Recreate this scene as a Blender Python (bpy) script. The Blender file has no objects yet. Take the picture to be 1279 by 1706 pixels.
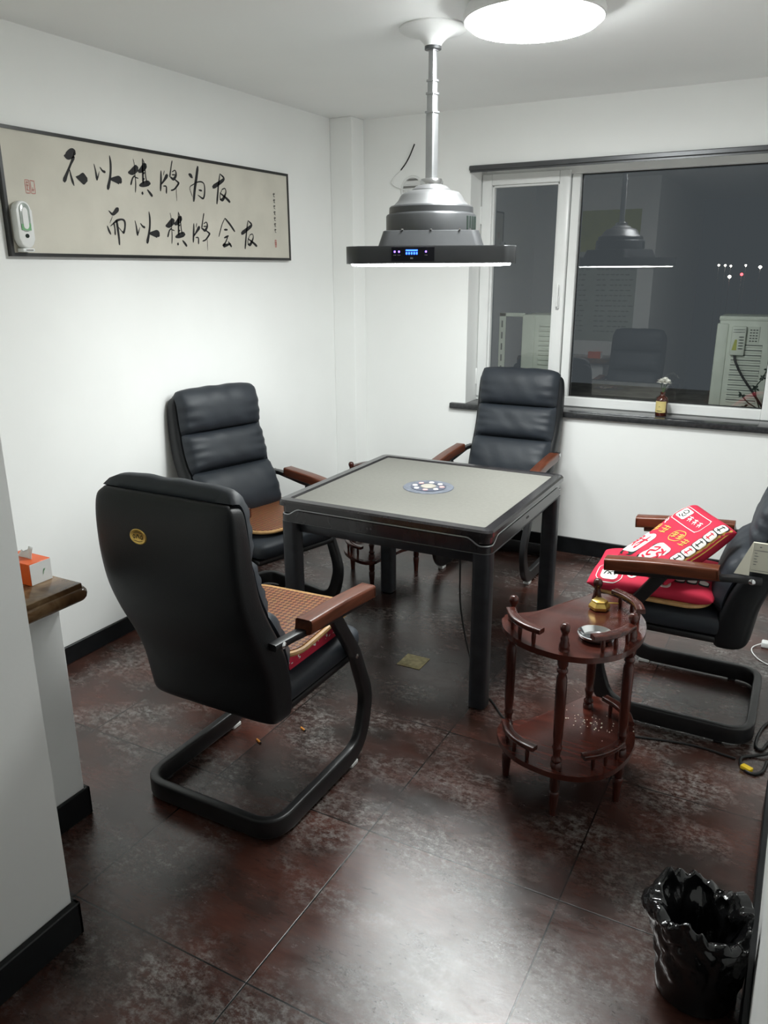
import bpy, bmesh, math, random
from mathutils import Vector, Matrix, Quaternion
random.seed(7)
C = bpy.context.scene.collection
PI = math.pi

# ------------------------------------------------------------------ camera, world, exposure
CAM_H, FOC, YAW, PITCH, ROLL = 1.68, 1302.36, -0.495625, 0.299056, -0.005201
def setup_camera():
    fw = Vector((math.sin(YAW)*math.cos(PITCH), math.cos(YAW)*math.cos(PITCH), -math.sin(PITCH)))
    r = Vector((math.cos(YAW), -math.sin(YAW), 0)); u = r.cross(fw)
    r2 = r*math.cos(ROLL)+u*math.sin(ROLL); u2 = -r*math.sin(ROLL)+u*math.cos(ROLL)
    cd = bpy.data.cameras.new('camera'); co = bpy.data.objects.new('camera', cd); C.objects.link(co)
    m = Matrix((r2, u2, -fw)).transposed().to_4x4(); m.translation = Vector((0, 0, CAM_H))
    co.matrix_world = m
    cd.sensor_fit = 'VERTICAL'; cd.sensor_height = 24.0; cd.lens = FOC/1706*24.0
    cd.clip_start = 0.02; cd.clip_end = 500
    bpy.context.scene.camera = co
setup_camera()
CEIL_LAMP = 88.0      # emission of the ceiling lamp's diffuser
PEND_LAMP = 27.0      # emission of the pendant's light panel
NIGHT = (0.056, 0.064, 0.070)
EXPOSURE = 0.06
sc = bpy.context.scene
w = bpy.data.worlds.new('night_sky'); sc.world = w; w.use_nodes = True
bg = w.node_tree.nodes['Background']; bg.inputs[0].default_value = (*NIGHT, 1); bg.inputs[1].default_value = 1.0
sc.view_settings.view_transform = 'Standard'; sc.view_settings.look = 'None'
sc.view_settings.gamma = 1; sc.view_settings.use_curve_mapping = False
sc.view_settings.exposure = EXPOSURE
sc.cycles.max_bounces = 8; sc.cycles.diffuse_bounces = 5; sc.cycles.transparent_max_bounces = 12
sc.cycles.use_denoising = True

# ------------------------------------------------------------------ materials
def N(nt, typ, **kw):
    n = nt.nodes.new(typ)
    for k, v in kw.items():
        if k.startswith('i_'): n.inputs[k[2:].replace('_', ' ')].default_value = v
        else: setattr(n, k, v)
    return n
def base_mat(name):
    m = bpy.data.materials.new(name); m.use_nodes = True
    nt = m.node_tree; b = nt.nodes['Principled BSDF']
    return m, nt, b
def L(nt, a, ao, b, bi): nt.links.new(a.outputs[ao], b.inputs[bi])
def mat(name, col, rough=0.5, metal=0.0, var=0.08, scale=8.0, bump=0.0, bscale=60.0, coat=0.0, spec=0.5, stretch=(1, 1, 1), col2=None, trans=0.0):
    m, nt, b = base_mat(name)
    tc = N(nt, 'ShaderNodeTexCoord'); mp = N(nt, 'ShaderNodeMapping'); mp.inputs['Scale'].default_value = stretch
    L(nt, tc, 'Object', mp, 'Vector')
    no = N(nt, 'ShaderNodeTexNoise'); no.inputs['Scale'].default_value = scale; no.inputs['Detail'].default_value = 4
    L(nt, mp, 'Vector', no, 'Vector')
    rp = N(nt, 'ShaderNodeValToRGB')
    c1 = tuple(max(0, c*(1-var)) for c in col); c2 = tuple(min(1, c*(1+var)) for c in col) if col2 is None else col2
    rp.color_ramp.elements[0].color = (*c1, 1); rp.color_ramp.elements[1].color = (*c2, 1)
    rp.color_ramp.elements[0].position = 0.35; rp.color_ramp.elements[1].position = 0.65
    L(nt, no, 'Fac', rp, 'Fac'); L(nt, rp, 'Color', b, 'Base Color')
    b.inputs['Roughness'].default_value = rough; b.inputs['Metallic'].default_value = metal
    b.inputs['Coat Weight'].default_value = coat; b.inputs['Coat Roughness'].default_value = 0.12
    b.inputs['Specular IOR Level'].default_value = spec
    b.inputs['Transmission Weight'].default_value = trans
    if bump:
        n2 = N(nt, 'ShaderNodeTexNoise'); n2.inputs['Scale'].default_value = bscale; n2.inputs['Detail'].default_value = 5
        L(nt, tc, 'Object', n2, 'Vector')
        bp = N(nt, 'ShaderNodeBump'); bp.inputs['Strength'].default_value = bump; bp.inputs['Distance'].default_value = 0.004
        L(nt, n2, 'Fac', bp, 'Height'); L(nt, bp, 'Normal', b, 'Normal')
    return m
def emit(name, col, s):
    m, nt, b = base_mat(name)
    b.inputs['Base Color'].default_value = (*[min(1, c) for c in col], 1)
    b.inputs['Emission Color'].default_value = (*col, 1); b.inputs['Emission Strength'].default_value = s
    return m
def glass_mat(name, tint=(1, 1, 1), f0=0.075, rough=0.0):
    m = bpy.data.materials.new(name); m.use_nodes = True; nt = m.node_tree; nt.nodes.clear()
    out = N(nt, 'ShaderNodeOutputMaterial'); mx = N(nt, 'ShaderNodeMixShader')
    t = N(nt, 'ShaderNodeBsdfTransparent'); t.inputs[0].default_value = (*tint, 1)
    g = N(nt, 'ShaderNodeBsdfGlossy'); g.inputs['Roughness'].default_value = rough
    ge = N(nt, 'ShaderNodeNewGeometry'); d = N(nt, 'ShaderNodeVectorMath', operation='DOT_PRODUCT')
    L(nt, ge, 'Normal', d, 0); L(nt, ge, 'Incoming', d, 1)
    a = N(nt, 'ShaderNodeMath', operation='ABSOLUTE'); L(nt, d, 'Value', a, 0)
    s = N(nt, 'ShaderNodeMath', operation='SUBTRACT'); s.inputs[0].default_value = 1; L(nt, a, 0, s, 1)
    p = N(nt, 'ShaderNodeMath', operation='POWER'); L(nt, s, 0, p, 0); p.inputs[1].default_value = 5
    k = N(nt, 'ShaderNodeMath', operation='MULTIPLY_ADD'); L(nt, p, 0, k, 0); k.inputs[1].default_value = 1-f0; k.inputs[2].default_value = f0
    L(nt, k, 0, mx, 0); L(nt, t, 0, mx, 1); L(nt, g, 0, mx, 2); L(nt, mx, 0, out, 0)
    return m
def floor_mat():
    m, nt, b = base_mat('brown_floor_tile')
    tc = N(nt, 'ShaderNodeTexCoord'); mp = N(nt, 'ShaderNodeMapping')
    mp.inputs['Location'].default_value = (1.02+0.605*10, -1.78+0.622*10, 0)
    L(nt, tc, 'Object', mp, 'Vector')
    br = N(nt, 'ShaderNodeTexBrick'); br.offset = 0.0; br.squash = 1.0
    br.inputs['Scale'].default_value = 1.0; br.inputs['Brick Width'].default_value = 0.605; br.inputs['Row Height'].default_value = 0.622
    br.inputs['Mortar Size'].default_value = 0.0026; br.inputs['Mortar Smooth'].default_value = 0.2; br.inputs['Bias'].default_value = 0.0
    br.inputs['Color1'].default_value = (0, 0, 0, 1); br.inputs['Color2'].default_value = (1, 1, 1, 1); br.inputs['Mortar'].default_value = (0.5, 0.5, 0.5, 1)
    L(nt, mp, 'Vector', br, 'Vector')
    def noise(sc_, det, rgh, st=(1, 1, 1), loc=(0, 0, 0)):
        q = N(nt, 'ShaderNodeMapping'); q.inputs['Scale'].default_value = st; q.inputs['Location'].default_value = loc
        L(nt, tc, 'Object', q, 'Vector')
        n = N(nt, 'ShaderNodeTexNoise'); n.inputs['Scale'].default_value = sc_; n.inputs['Detail'].default_value = det; n.inputs['Roughness'].default_value = rgh
        L(nt, q, 'Vector', n, 'Vector'); return n
    def ramp(src, p0, p1, c0, c1):
        r = N(nt, 'ShaderNodeValToRGB'); e = r.color_ramp.elements
        e[0].position = p0; e[1].position = p1; e[0].color = (*c0, 1); e[1].color = (*c1, 1)
        L(nt, src, 'Fac', r, 'Fac'); return r
    base = ramp(noise(2.6, 6, 0.62, (1, 1.6, 1)), 0.34, 0.66, (0.023, 0.0145, 0.012), (0.076, 0.028, 0.020))
    grain = ramp(noise(30, 7, 0.75, (0.6, 2.4, 1)), 0.3, 0.75, (0.72, 0.72, 0.72), (1.25, 1.22, 1.2))
    mul = N(nt, 'ShaderNodeMix', data_type='RGBA', blend_type='MULTIPLY'); mul.inputs[0].default_value = 1
    L(nt, base, 'Color', mul, 6); L(nt, grain, 'Color', mul, 7)
    # tile to tile tone
    tt = N(nt, 'ShaderNodeMix', data_type='RGBA', blend_type='MULTIPLY'); tt.inputs[0].default_value = 1
    tr = N(nt, 'ShaderNodeValToRGB'); tr.color_ramp.elements[0].color = (0.75, 0.78, 0.8, 1); tr.color_ramp.elements[1].color = (1.25, 1.15, 1.1, 1)
    L(nt, br, 'Color', tr, 'Fac'); L(nt, mul, 2, tt, 6); L(nt, tr, 'Color', tt, 7)
    # worn chalky scuffs: big patches times fine speckle
    pat = ramp(noise(3.1, 3, 0.55, (1, 1.3, 1), (3.3, 1.7, 0)), 0.44, 0.74, (0, 0, 0), (1, 1, 1))
    fin = ramp(noise(30, 10, 0.82, (1, 1.35, 1)), 0.46, 0.68, (0, 0, 0), (1, 1, 1))
    sm = N(nt, 'ShaderNodeMath', operation='MULTIPLY'); L(nt, pat, 'Color', sm, 0); L(nt, fin, 'Color', sm, 1)
    sm2 = N(nt, 'ShaderNodeMath', operation='MULTIPLY'); L(nt, sm, 0, sm2, 0); sm2.inputs[1].default_value = 0.78
    sc_ = N(nt, 'ShaderNodeMix', data_type='RGBA'); L(nt, sm2, 0, sc_, 0); L(nt, tt, 2, sc_, 6); sc_.inputs[7].default_value = (0.42, 0.42, 0.40, 1)
    gr = N(nt, 'ShaderNodeMix', data_type='RGBA'); L(nt, br, 'Fac', gr, 0); L(nt, sc_, 2, gr, 6); gr.inputs[7].default_value = (0.006, 0.0055, 0.005, 1)
    L(nt, gr, 2, b, 'Base Color')
    rr = N(nt, 'ShaderNodeMapRange'); rn = noise(7, 6, 0.7, (1, 2, 1), (9, 2, 0)); L(nt, rn, 'Fac', rr, 'Value')
    rr.inputs['From Min'].default_value = 0.3; rr.inputs['From Max'].default_value = 0.7; rr.inputs['To Min'].default_value = 0.16; rr.inputs['To Max'].default_value = 0.30
    L(nt, rr, 0, b, 'Roughness'); b.inputs['Specular IOR Level'].default_value = 0.75
    hb = noise(48, 9, 0.80, (1, 1.25, 1)); hm = N(nt, 'ShaderNodeMath', operation='SUBTRACT'); L(nt, hb, 'Fac', hm, 0); L(nt, br, 'Fac', hm, 1)
    bp = N(nt, 'ShaderNodeBump'); bp.inputs['Strength'].default_value = 0.22; bp.inputs['Distance'].default_value = 0.002
    L(nt, hm, 0, bp, 'Height'); L(nt, bp, 'Normal', b, 'Normal')
    return m
def weave_mat(name, c1, c2, sc_=46, bumpy=0.8):
    m, nt, b = base_mat(name)
    tc = N(nt, 'ShaderNodeTexCoord')
    mp = N(nt, 'ShaderNodeMapping'); mp.inputs['Rotation'].default_value = (0, 0, PI/4); L(nt, tc, 'Object', mp, 'Vector')
    ck = N(nt, 'ShaderNodeTexChecker'); ck.inputs['Scale'].default_value = sc_; L(nt, mp, 'Vector', ck, 'Vector')
    no = N(nt, 'ShaderNodeTexNoise'); no.inputs['Scale'].default_value = 60; L(nt, tc, 'Object', no, 'Vector')
    mx = N(nt, 'ShaderNodeMix', data_type='RGBA'); L(nt, ck, 'Fac', mx, 0); mx.inputs[6].default_value = (*c1, 1); mx.inputs[7].default_value = (*c2, 1)
    m2 = N(nt, 'ShaderNodeMix', data_type='RGBA', blend_type='MULTIPLY'); m2.inputs[0].default_value = 0.6; L(nt, mx, 2, m2, 6); L(nt, no, 'Color', m2, 7)
    L(nt, m2, 2, b, 'Base Color'); b.inputs['Roughness'].default_value = 0.5
    bp = N(nt, 'ShaderNodeBump'); bp.inputs['Strength'].default_value = bumpy; bp.inputs['Distance'].default_value = 0.003; L(nt, ck, 'Fac', bp, 'Height'); L(nt, bp, 'Normal', b, 'Normal')
    return m
def stone_mat():
    m, nt, b = base_mat('brown_marbled_stone')
    tc = N(nt, 'ShaderNodeTexCoord'); vo = N(nt, 'ShaderNodeTexNoise'); vo.inputs['Scale'].default_value = 9; vo.inputs['Detail'].default_value = 8; vo.inputs['Distortion'].default_value = 1.6
    L(nt, tc, 'Object', vo, 'Vector'); r = N(nt, 'ShaderNodeValToRGB'); e = r.color_ramp.elements
    e[0].position = 0.3; e[0].color = (0.05, 0.025, 0.012, 1); e[1].position = 0.72; e[1].color = (0.30, 0.20, 0.11, 1)
    n = e.new(0.5); n.color = (0.14, 0.075, 0.035, 1)
    L(nt, vo, 'Fac', r, 'Fac'); L(nt, r, 'Color', b, 'Base Color'); b.inputs['Roughness'].default_value = 0.14
    return m

M = dict(
    wall=mat('white_wall_paint', (0.89, 0.90, 0.885), 0.75, var=0.012, scale=3, bump=0.05, bscale=90),
    ceil=mat('white_ceiling_paint', (0.93, 0.94, 0.93), 0.8, var=0.01, scale=2),
    floor=floor_mat(),
    skirt=mat('black_glazed_skirting', (0.007, 0.008, 0.009), 0.34, var=0.3, scale=14, spec=0.3),
    leather=mat('black_leatherette', (0.0065, 0.0075, 0.009), 0.46, var=0.12, scale=5, bump=0.12, bscale=240, spec=0.36),
    pad=mat('black_padded_leatherette', (0.0175, 0.0225, 0.030), 0.56, var=0.08, scale=6, bump=0.25, bscale=34),
    bmetal=mat('black_painted_steel', (0.012, 0.012, 0.013), 0.36, var=0.2, scale=20),
    rwood=mat('red_brown_lacquered_wood', (0.115, 0.032, 0.014), 0.32, var=0.25, scale=9, stretch=(1, 9, 9), coat=0.1, spec=0.4),
    mahog=mat('dark_mahogany_lacquer', (0.056, 0.0125, 0.0078), 0.24, var=0.35, scale=6, stretch=(1, 7, 1), coat=0.15, spec=0.42),
    white=mat('white_plastic', (0.78, 0.79, 0.78), 0.35, var=0.02),
    pvc=mat('white_pvc_frame', (0.82, 0.83, 0.82), 0.3, var=0.015),
    gold=mat('brushed_brass', (0.62, 0.42, 0.12), 0.32, metal=1.0, var=0.12, scale=40),
    brassplate=mat('worn_brass_plate', (0.42, 0.36, 0.20), 0.42, metal=0.8, var=0.2, scale=50),
    chrome=mat('polished_steel', (0.72, 0.73, 0.74), 0.14, metal=1.0, var=0.03),
    alum=mat('silver_aluminium', (0.42, 0.43, 0.44), 0.34, metal=0.9, var=0.03, scale=30),
    silver=mat('satin_silver_paint', (0.26, 0.265, 0.27), 0.42, metal=0.8, var=0.03, scale=20),
    gun=mat('dark_grey_metal_paint', (0.085, 0.088, 0.092), 0.34, metal=0.5, var=0.05, scale=12),
    tblk=mat('dark_charcoal_gloss', (0.022, 0.020, 0.022), 0.24, metal=0.2, var=0.25, scale=7, stretch=(3, 1, 1), coat=0.3),
    tleg=mat('dark_slate_satin', (0.034, 0.037, 0.043), 0.36, metal=0.3, var=0.15, scale=20),
    felt=mat('grey_beige_felt', (0.19, 0.186, 0.168), 0.95, var=0.03, scale=60, bump=0.08, bscale=300, spec=0.1),
    ink=mat('black_ink', (0.010, 0.010, 0.011), 0.7, var=0.2),
    paper=mat('cream_scroll_paper', (0.60, 0.575, 0.50), 0.7, var=0.05, scale=5),
    frame=mat('black_picture_frame', (0.012, 0.012, 0.011), 0.35, var=0.15),
    stamp=mat('faded_red_stamp_ink', (0.50, 0.15, 0.13), 0.7, var=0.2, scale=90),
    stone=stone_mat(),
    sill=mat('dark_grey_stone_sill', (0.035, 0.036, 0.038), 0.16, var=0.25, scale=60),
    amber=mat('dark_amber_glass', (0.055, 0.010, 0.004), 0.08, var=0.2, coat=0.5),
    label=mat('yellow_paper_label', (0.62, 0.50, 0.20), 0.6, var=0.04),
    petal=mat('white_petals', (0.85, 0.85, 0.80), 0.7, var=0.05, scale=40),
    stem=mat('green_stem', (0.05, 0.11, 0.03), 0.6, var=0.2),
    orange=mat('orange_card', (0.80, 0.12, 0.015), 0.4, var=0.04),
    tissue=mat('white_tissue', (0.85, 0.86, 0.85), 0.85, var=0.02),
    red=mat('red_printed_cloth', (0.52, 0.026, 0.060), 0.75, var=0.08, scale=10, bump=0.3, bscale=26, spec=0.2),
    tilew=mat('white_print', (0.78, 0.76, 0.72), 0.75, var=0.03, spec=0.2),
    tileb=mat('black_print', (0.02, 0.03, 0.025), 0.75, var=0.1, spec=0.2),
    tiler=mat('crimson_print', (0.60, 0.02, 0.05), 0.75, var=0.05, spec=0.2),
    tileg=mat('gold_print', (0.72, 0.42, 0.10), 0.7, var=0.15, scale=30, spec=0.2),
    tilegr=mat('green_print', (0.20, 0.42, 0.22), 0.75, var=0.1, spec=0.2),
    weave=weave_mat('woven_cane', (0.36, 0.15, 0.055), (0.12, 0.030, 0.014), 78),
    cane=mat('tan_cane_edge', (0.52, 0.30, 0.12), 0.5, var=0.15, scale=40),
    bag=mat('black_bin_liner', (0.006, 0.006, 0.0065), 0.11, var=0.2, scale=20, bump=0.9, bscale=18, spec=0.7),
    rubber=mat('black_rubber_cable', (0.010, 0.010, 0.010), 0.45, var=0.2),
    yellow=mat('yellow_tag_plastic', (0.80, 0.55, 0.02), 0.45, var=0.05),
    butt=mat('orange_cigarette_paper', (0.72, 0.28, 0.04), 0.7, var=0.1, scale=60),
    glass=glass_mat('window_glass', (0.88, 0.90, 0.90), 0.12),
    acwhite=mat('off_white_outdoor_enamel', (0.60, 0.64, 0.56), 0.5, var=0.06, scale=6),
    acdark=mat('dark_louvre_gap', (0.10, 0.11, 0.10), 0.6, var=0.1),
    concrete=mat('outdoor_concrete', (0.16, 0.15, 0.13), 0.9, var=0.25, scale=8),
    hose=mat('pale_green_hose', (0.30, 0.34, 0.16), 0.5, var=0.1),
    leafm=mat('dark_leaf', (0.02, 0.035, 0.02), 0.5, var=0.3),
    mast=mat('galvanised_mast', (0.85, 0.85, 0.85), 0.9, var=0.02),
    posteryel=mat('yellow_green_print', (0.42, 0.44, 0.10), 0.6, var=0.06),
    postergrey=mat('pale_green_poster', (0.42, 0.46, 0.40), 0.6, var=0.05),
    crumb=mat('pale_crumbs', (0.7, 0.65, 0.55), 0.8, var=0.2),
    card=mat('cream_card', (0.62, 0.60, 0.50), 0.6, var=0.03),
    greyp=mat('grey_print', (0.22, 0.22, 0.21), 0.7, var=0.1),
    screen=mat('black_glass_panel', (0.008, 0.008, 0.012), 0.1, var=0.1),
    blue=emit('blue_display_light', (0.03, 0.12, 1.0), 5.0),
    violet=emit('violet_key_light', (0.20, 0.10, 1.0), 6.0),
    lampw=emit('ceiling_lamp_glow', (0.97, 1.0, 0.985), CEIL_LAMP),
    ledw=emit('led_panel_glow', (0.95, 1.0, 0.99), PEND_LAMP),
    citylight=emit('street_lamp_glow', (1.0, 0.93, 0.80), 14.0),
    redlight=emit('red_signal_glow', (1.0, 0.05, 0.06), 9.0),
)

# ------------------------------------------------------------------ mesh helpers
def obj(name, bm, m=None, parent=None, smooth=40, loc=None, rot=None, mods=None):
    bmesh.ops.recalc_face_normals(bm, faces=bm.faces[:])
    if smooth:
        for f in bm.faces: f.smooth = True
        th = math.radians(smooth)
        for e in bm.edges:
            if len(e.link_faces) == 2 and e.calc_face_angle(0) > th: e.smooth = False
    me = bpy.data.meshes.new(name); bm.to_mesh(me); bm.free()
    o = bpy.data.objects.new(name, me); C.objects.link(o)
    if m is not None: me.materials.append(m)
    if parent is not None: o.parent = parent
    if loc is not None: o.location = loc
    if rot is not None: o.rotation_euler = rot
    return o
def thing(name, label, cat, loc=(0, 0, 0), rz=0.0, group=None):
    o = bpy.data.objects.new(name, None); C.objects.link(o); o.empty_display_size = 0.1
    o.location = loc; o.rotation_euler = (0, 0, rz)
    return tag(o, label, cat, group)
def tag(o, label, cat, group=None):
    o['label'] = label; o['category'] = cat
    if group: o['group'] = group
    return o
def struct(o): o['kind'] = 'structure'; return o
def dup(root, loc, rz, label):
    r = root.copy(); C.objects.link(r); r.location = loc; r.rotation_euler = (0, 0, rz); r['label'] = label
    for ch in list(root.children):
        c = ch.copy(); C.objects.link(c); c.parent = r
        for g in list(ch.children):
            d = g.copy(); C.objects.link(d); d.parent = c
    return r
def BM(): return bmesh.new()
def merge(bm, b2, mtx=None):
    if mtx is not None: b2.transform(mtx)
    me = bpy.data.meshes.new('tmp'); b2.to_mesh(me); b2.free(); bm.from_mesh(me); bpy.data.meshes.remove(me)
    return bm
def box(x0, x1, y0, y1, z0, z1, bev=0.0, seg=2, bm=None):
    b = BM(); bmesh.ops.create_cube(b, size=1)
    for v in b.verts:
        v.co = Vector((x0 if v.co.x < 0 else x1, y0 if v.co.y < 0 else y1, z0 if v.co.z < 0 else z1))
    if bev > 0: bmesh.ops.bevel(b, geom=b.edges[:], offset=bev, segments=seg, profile=0.5, affect='EDGES')
    return b if bm is None else merge(bm, b)
def lathe(prof, n=32, bm=None, center=(0, 0, 0), cap=True):
    b = BM(); rings = []
    for r, z in prof:
        rings.append([b.verts.new((center[0]+r*math.cos(2*PI*i/n), center[1]+r*math.sin(2*PI*i/n), center[2]+z)) for i in range(n)])
    for a, c in zip(rings, rings[1:]):
        for i in range(n): b.faces.new((a[i], a[(i+1) % n], c[(i+1) % n], c[i]))
    if cap:
        if prof[0][0] > 1e-6: b.faces.new(rings[0][::-1])
        if prof[-1][0] > 1e-6: b.faces.new(rings[-1])
    bmesh.ops.remove_doubles(b, verts=b.verts[:], dist=1e-6)
    return b if bm is None else merge(bm, b)
def spline(pts, n=8, closed=False):
    P = [Vector(p) for p in pts]; out = []; m = len(P)
    rng = range(m if closed else m-1)
    for i in rng:
        p0 = P[(i-1) % m] if (closed or i > 0) else P[0]*2-P[1]
        p1 = P[i]; p2 = P[(i+1) % m]
        p3 = P[(i+2) % m] if (closed or i+2 < m) else P[-1]*2-P[-2]
        for k in range(n):
            t = k/n
            out.append(0.5*((2*p1)+(p2-p0)*t+(2*p0-5*p1+4*p2-p3)*t*t+(3*p1-p0-3*p2+p3)*t**3))
    if not closed: out.append(P[-1])
    return out
def fillet(pts, r, n=6):
    P = [Vector(p) for p in pts]; out = [P[0]]
    rr = r if isinstance(r, (list, tuple)) else [r]*len(P)
    for i in range(1, len(P)-1):
        a, b, c = P[i-1], P[i], P[i+1]
        d1 = (a-b).normalized(); d2 = (c-b).normalized(); ang = d1.angle(d2)
        if ang > 3.1 or rr[i] <= 0: out.append(b); continue
        t = min(rr[i]/math.tan(ang/2), 0.49*(a-b).length, 0.49*(c-b).length)
        p1 = b+d1*t; p2 = b+d2*t
        for k in range(n+1):
            s = k/n; out.append(p1*(1-s)**2+b*2*s*(1-s)+p2*s*s)
    out.append(P[-1]); return out
def sweep(path, sec, up=None, closed=False, bm=None, scale=None):
    """sec: 2d points (a along side, b along the second normal); frames carried along the path"""
    P = [Vector(p) for p in path]; n = len(P); b = BM(); rings = []
    T = []
    for i in range(n):
        if closed: t = P[(i+1) % n]-P[i-1]
        else: t = P[min(i+1, n-1)]-P[max(i-1, 0)]
        T.append(t.normalized())
    if up is None:
        u = Vector((0, 0, 1)) if abs(T[0].z) < 0.9 else Vector((1, 0, 0))
        side = T[0].cross(u).normalized()
    for i in range(n):
        if up is not None:
            side = T[i].cross(Vector(up)).normalized() if T[i].cross(Vector(up)).length > 1e-4 else side
        elif i > 0:
            q = T[i-1].rotation_difference(T[i]); side = (q @ side); side = (side-T[i]*side.dot(T[i])).normalized()
        nn = side.cross(T[i]).normalized()
        s = 1 if scale is None else scale[i]
        rings.append([b.verts.new(P[i]+side*(x*s)+nn*(y*s)) for x, y in sec])
    m = len(sec)
    rg = range(n if closed else n-1)
    for i in rg:
        a, c = rings[i], rings[(i+1) % n]
        for j in range(m): b.faces.new((a[j], a[(j+1) % m], c[(j+1) % m], c[j]))
    if not closed:
        b.faces.new(rings[0][::-1]); b.faces.new(rings[-1])
    return b if bm is None else merge(bm, b)
def circ(r, n=10): return [(r*math.cos(2*PI*i/n), r*math.sin(2*PI*i/n)) for i in range(n)]
def rrect(w, h, r, n=4):
    out = []
    for cx, cy, a0 in ((w/2-r, h/2-r, 0), (-w/2+r, h/2-r, PI/2), (-w/2+r, -h/2+r, PI), (w/2-r, -h/2+r, 1.5*PI)):
        for k in range(n+1):
            a = a0+k/n*PI/2; out.append((cx+r*math.cos(a), cy+r*math.sin(a)))
    return out
def tube(pts, r, n=10, bm=None, closed=False): return sweep(pts, circ(r, n), bm=bm, closed=closed)
def prism(poly, z0, z1, bev=0.0, seg=2, bm=None):
    b = BM()
    lo = [b.verts.new((x, y, z0)) for x, y in poly]; hi = [b.verts.new((x, y, z1)) for x, y in poly]
    n = len(poly)
    ft = b.faces.new(hi); fb = b.faces.new(lo[::-1])
    for i in range(n): b.faces.new((lo[i], lo[(i+1) % n], hi[(i+1) % n], hi[i]))
    if bev > 0:
        ed = list(ft.edges)+list(fb.edges)
        bmesh.ops.bevel(b, geom=ed, offset=bev, segments=seg, profile=0.5, affect='EDGES')
    return b if bm is None else merge(bm, b)
def sgnp(v, p): return math.copysign(abs(v)**p, v)
def loft(stations, n=36, ex=0.5, dome=5, bm=None):
    """stations: (centre Vector, axis a Vector half-size, axis b Vector half-size); superellipse rings, domed ends"""
    b = BM(); rings = []
    st = list(stations)
    def ring(c, a, d, s=1.0):
        return [b.verts.new(c+a*(s*sgnp(math.cos(2*PI*i/n), ex))+d*(s*sgnp(math.sin(2*PI*i/n), ex))) for i in range(n)]
    for c, a, d in st: rings.append(ring(c, a, d))
    for r0, r1 in zip(rings, rings[1:]):
        for i in range(n): b.faces.new((r0[i], r0[(i+1) % n], r1[(i+1) % n], r1[i]))
    b.faces.new(rings[0][::-1]); b.faces.new(rings[-1])
    return b if bm is None else merge(bm, b)
def ribbon(strokes, plane, th=0.0006, bm=None):
    """strokes of (p, q, width); plane(p, q, lift) -> Vector. Flat inked ribbons with a little thickness"""
    b = BM() if bm is None else bm
    for st in strokes:
        pts = spline([(x, y, w_) for x, y, w_ in st], 5) if len(st) > 2 else spline([(x, y, w_) for x, y, w_ in st], 3)
        L_, R_ = [], []
        n = len(pts)
        for i, p in enumerate(pts):
            a = pts[max(i-1, 0)]; c = pts[min(i+1, n-1)]
            d = Vector((c.x-a.x, c.y-a.y)); d = d.normalized() if d.length > 1e-9 else Vector((1, 0))
            hw = max(p.z, 1e-4)/2; nx, ny = -d.y*hw, d.x*hw
            ext = hw*0.5 if i in (0, n-1) else 0; sg = -1 if i == 0 else 1
            k = 0.55 if i in (0, n-1) else 1
            px, py = p.x+d.x*ext*sg, p.y+d.y*ext*sg
            L_.append((px+nx*k, py+ny*k)); R_.append((px-nx*k, py-ny*k))
        for lift, flip in ((th, False),):
            lv = [b.verts.new(plane(x, y, lift)) for x, y in L_]; rv = [b.verts.new(plane(x, y, lift)) for x, y in R_]
            for i in range(n-1): b.faces.new((lv[i], lv[i+1], rv[i+1], rv[i]))
    return b

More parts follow.
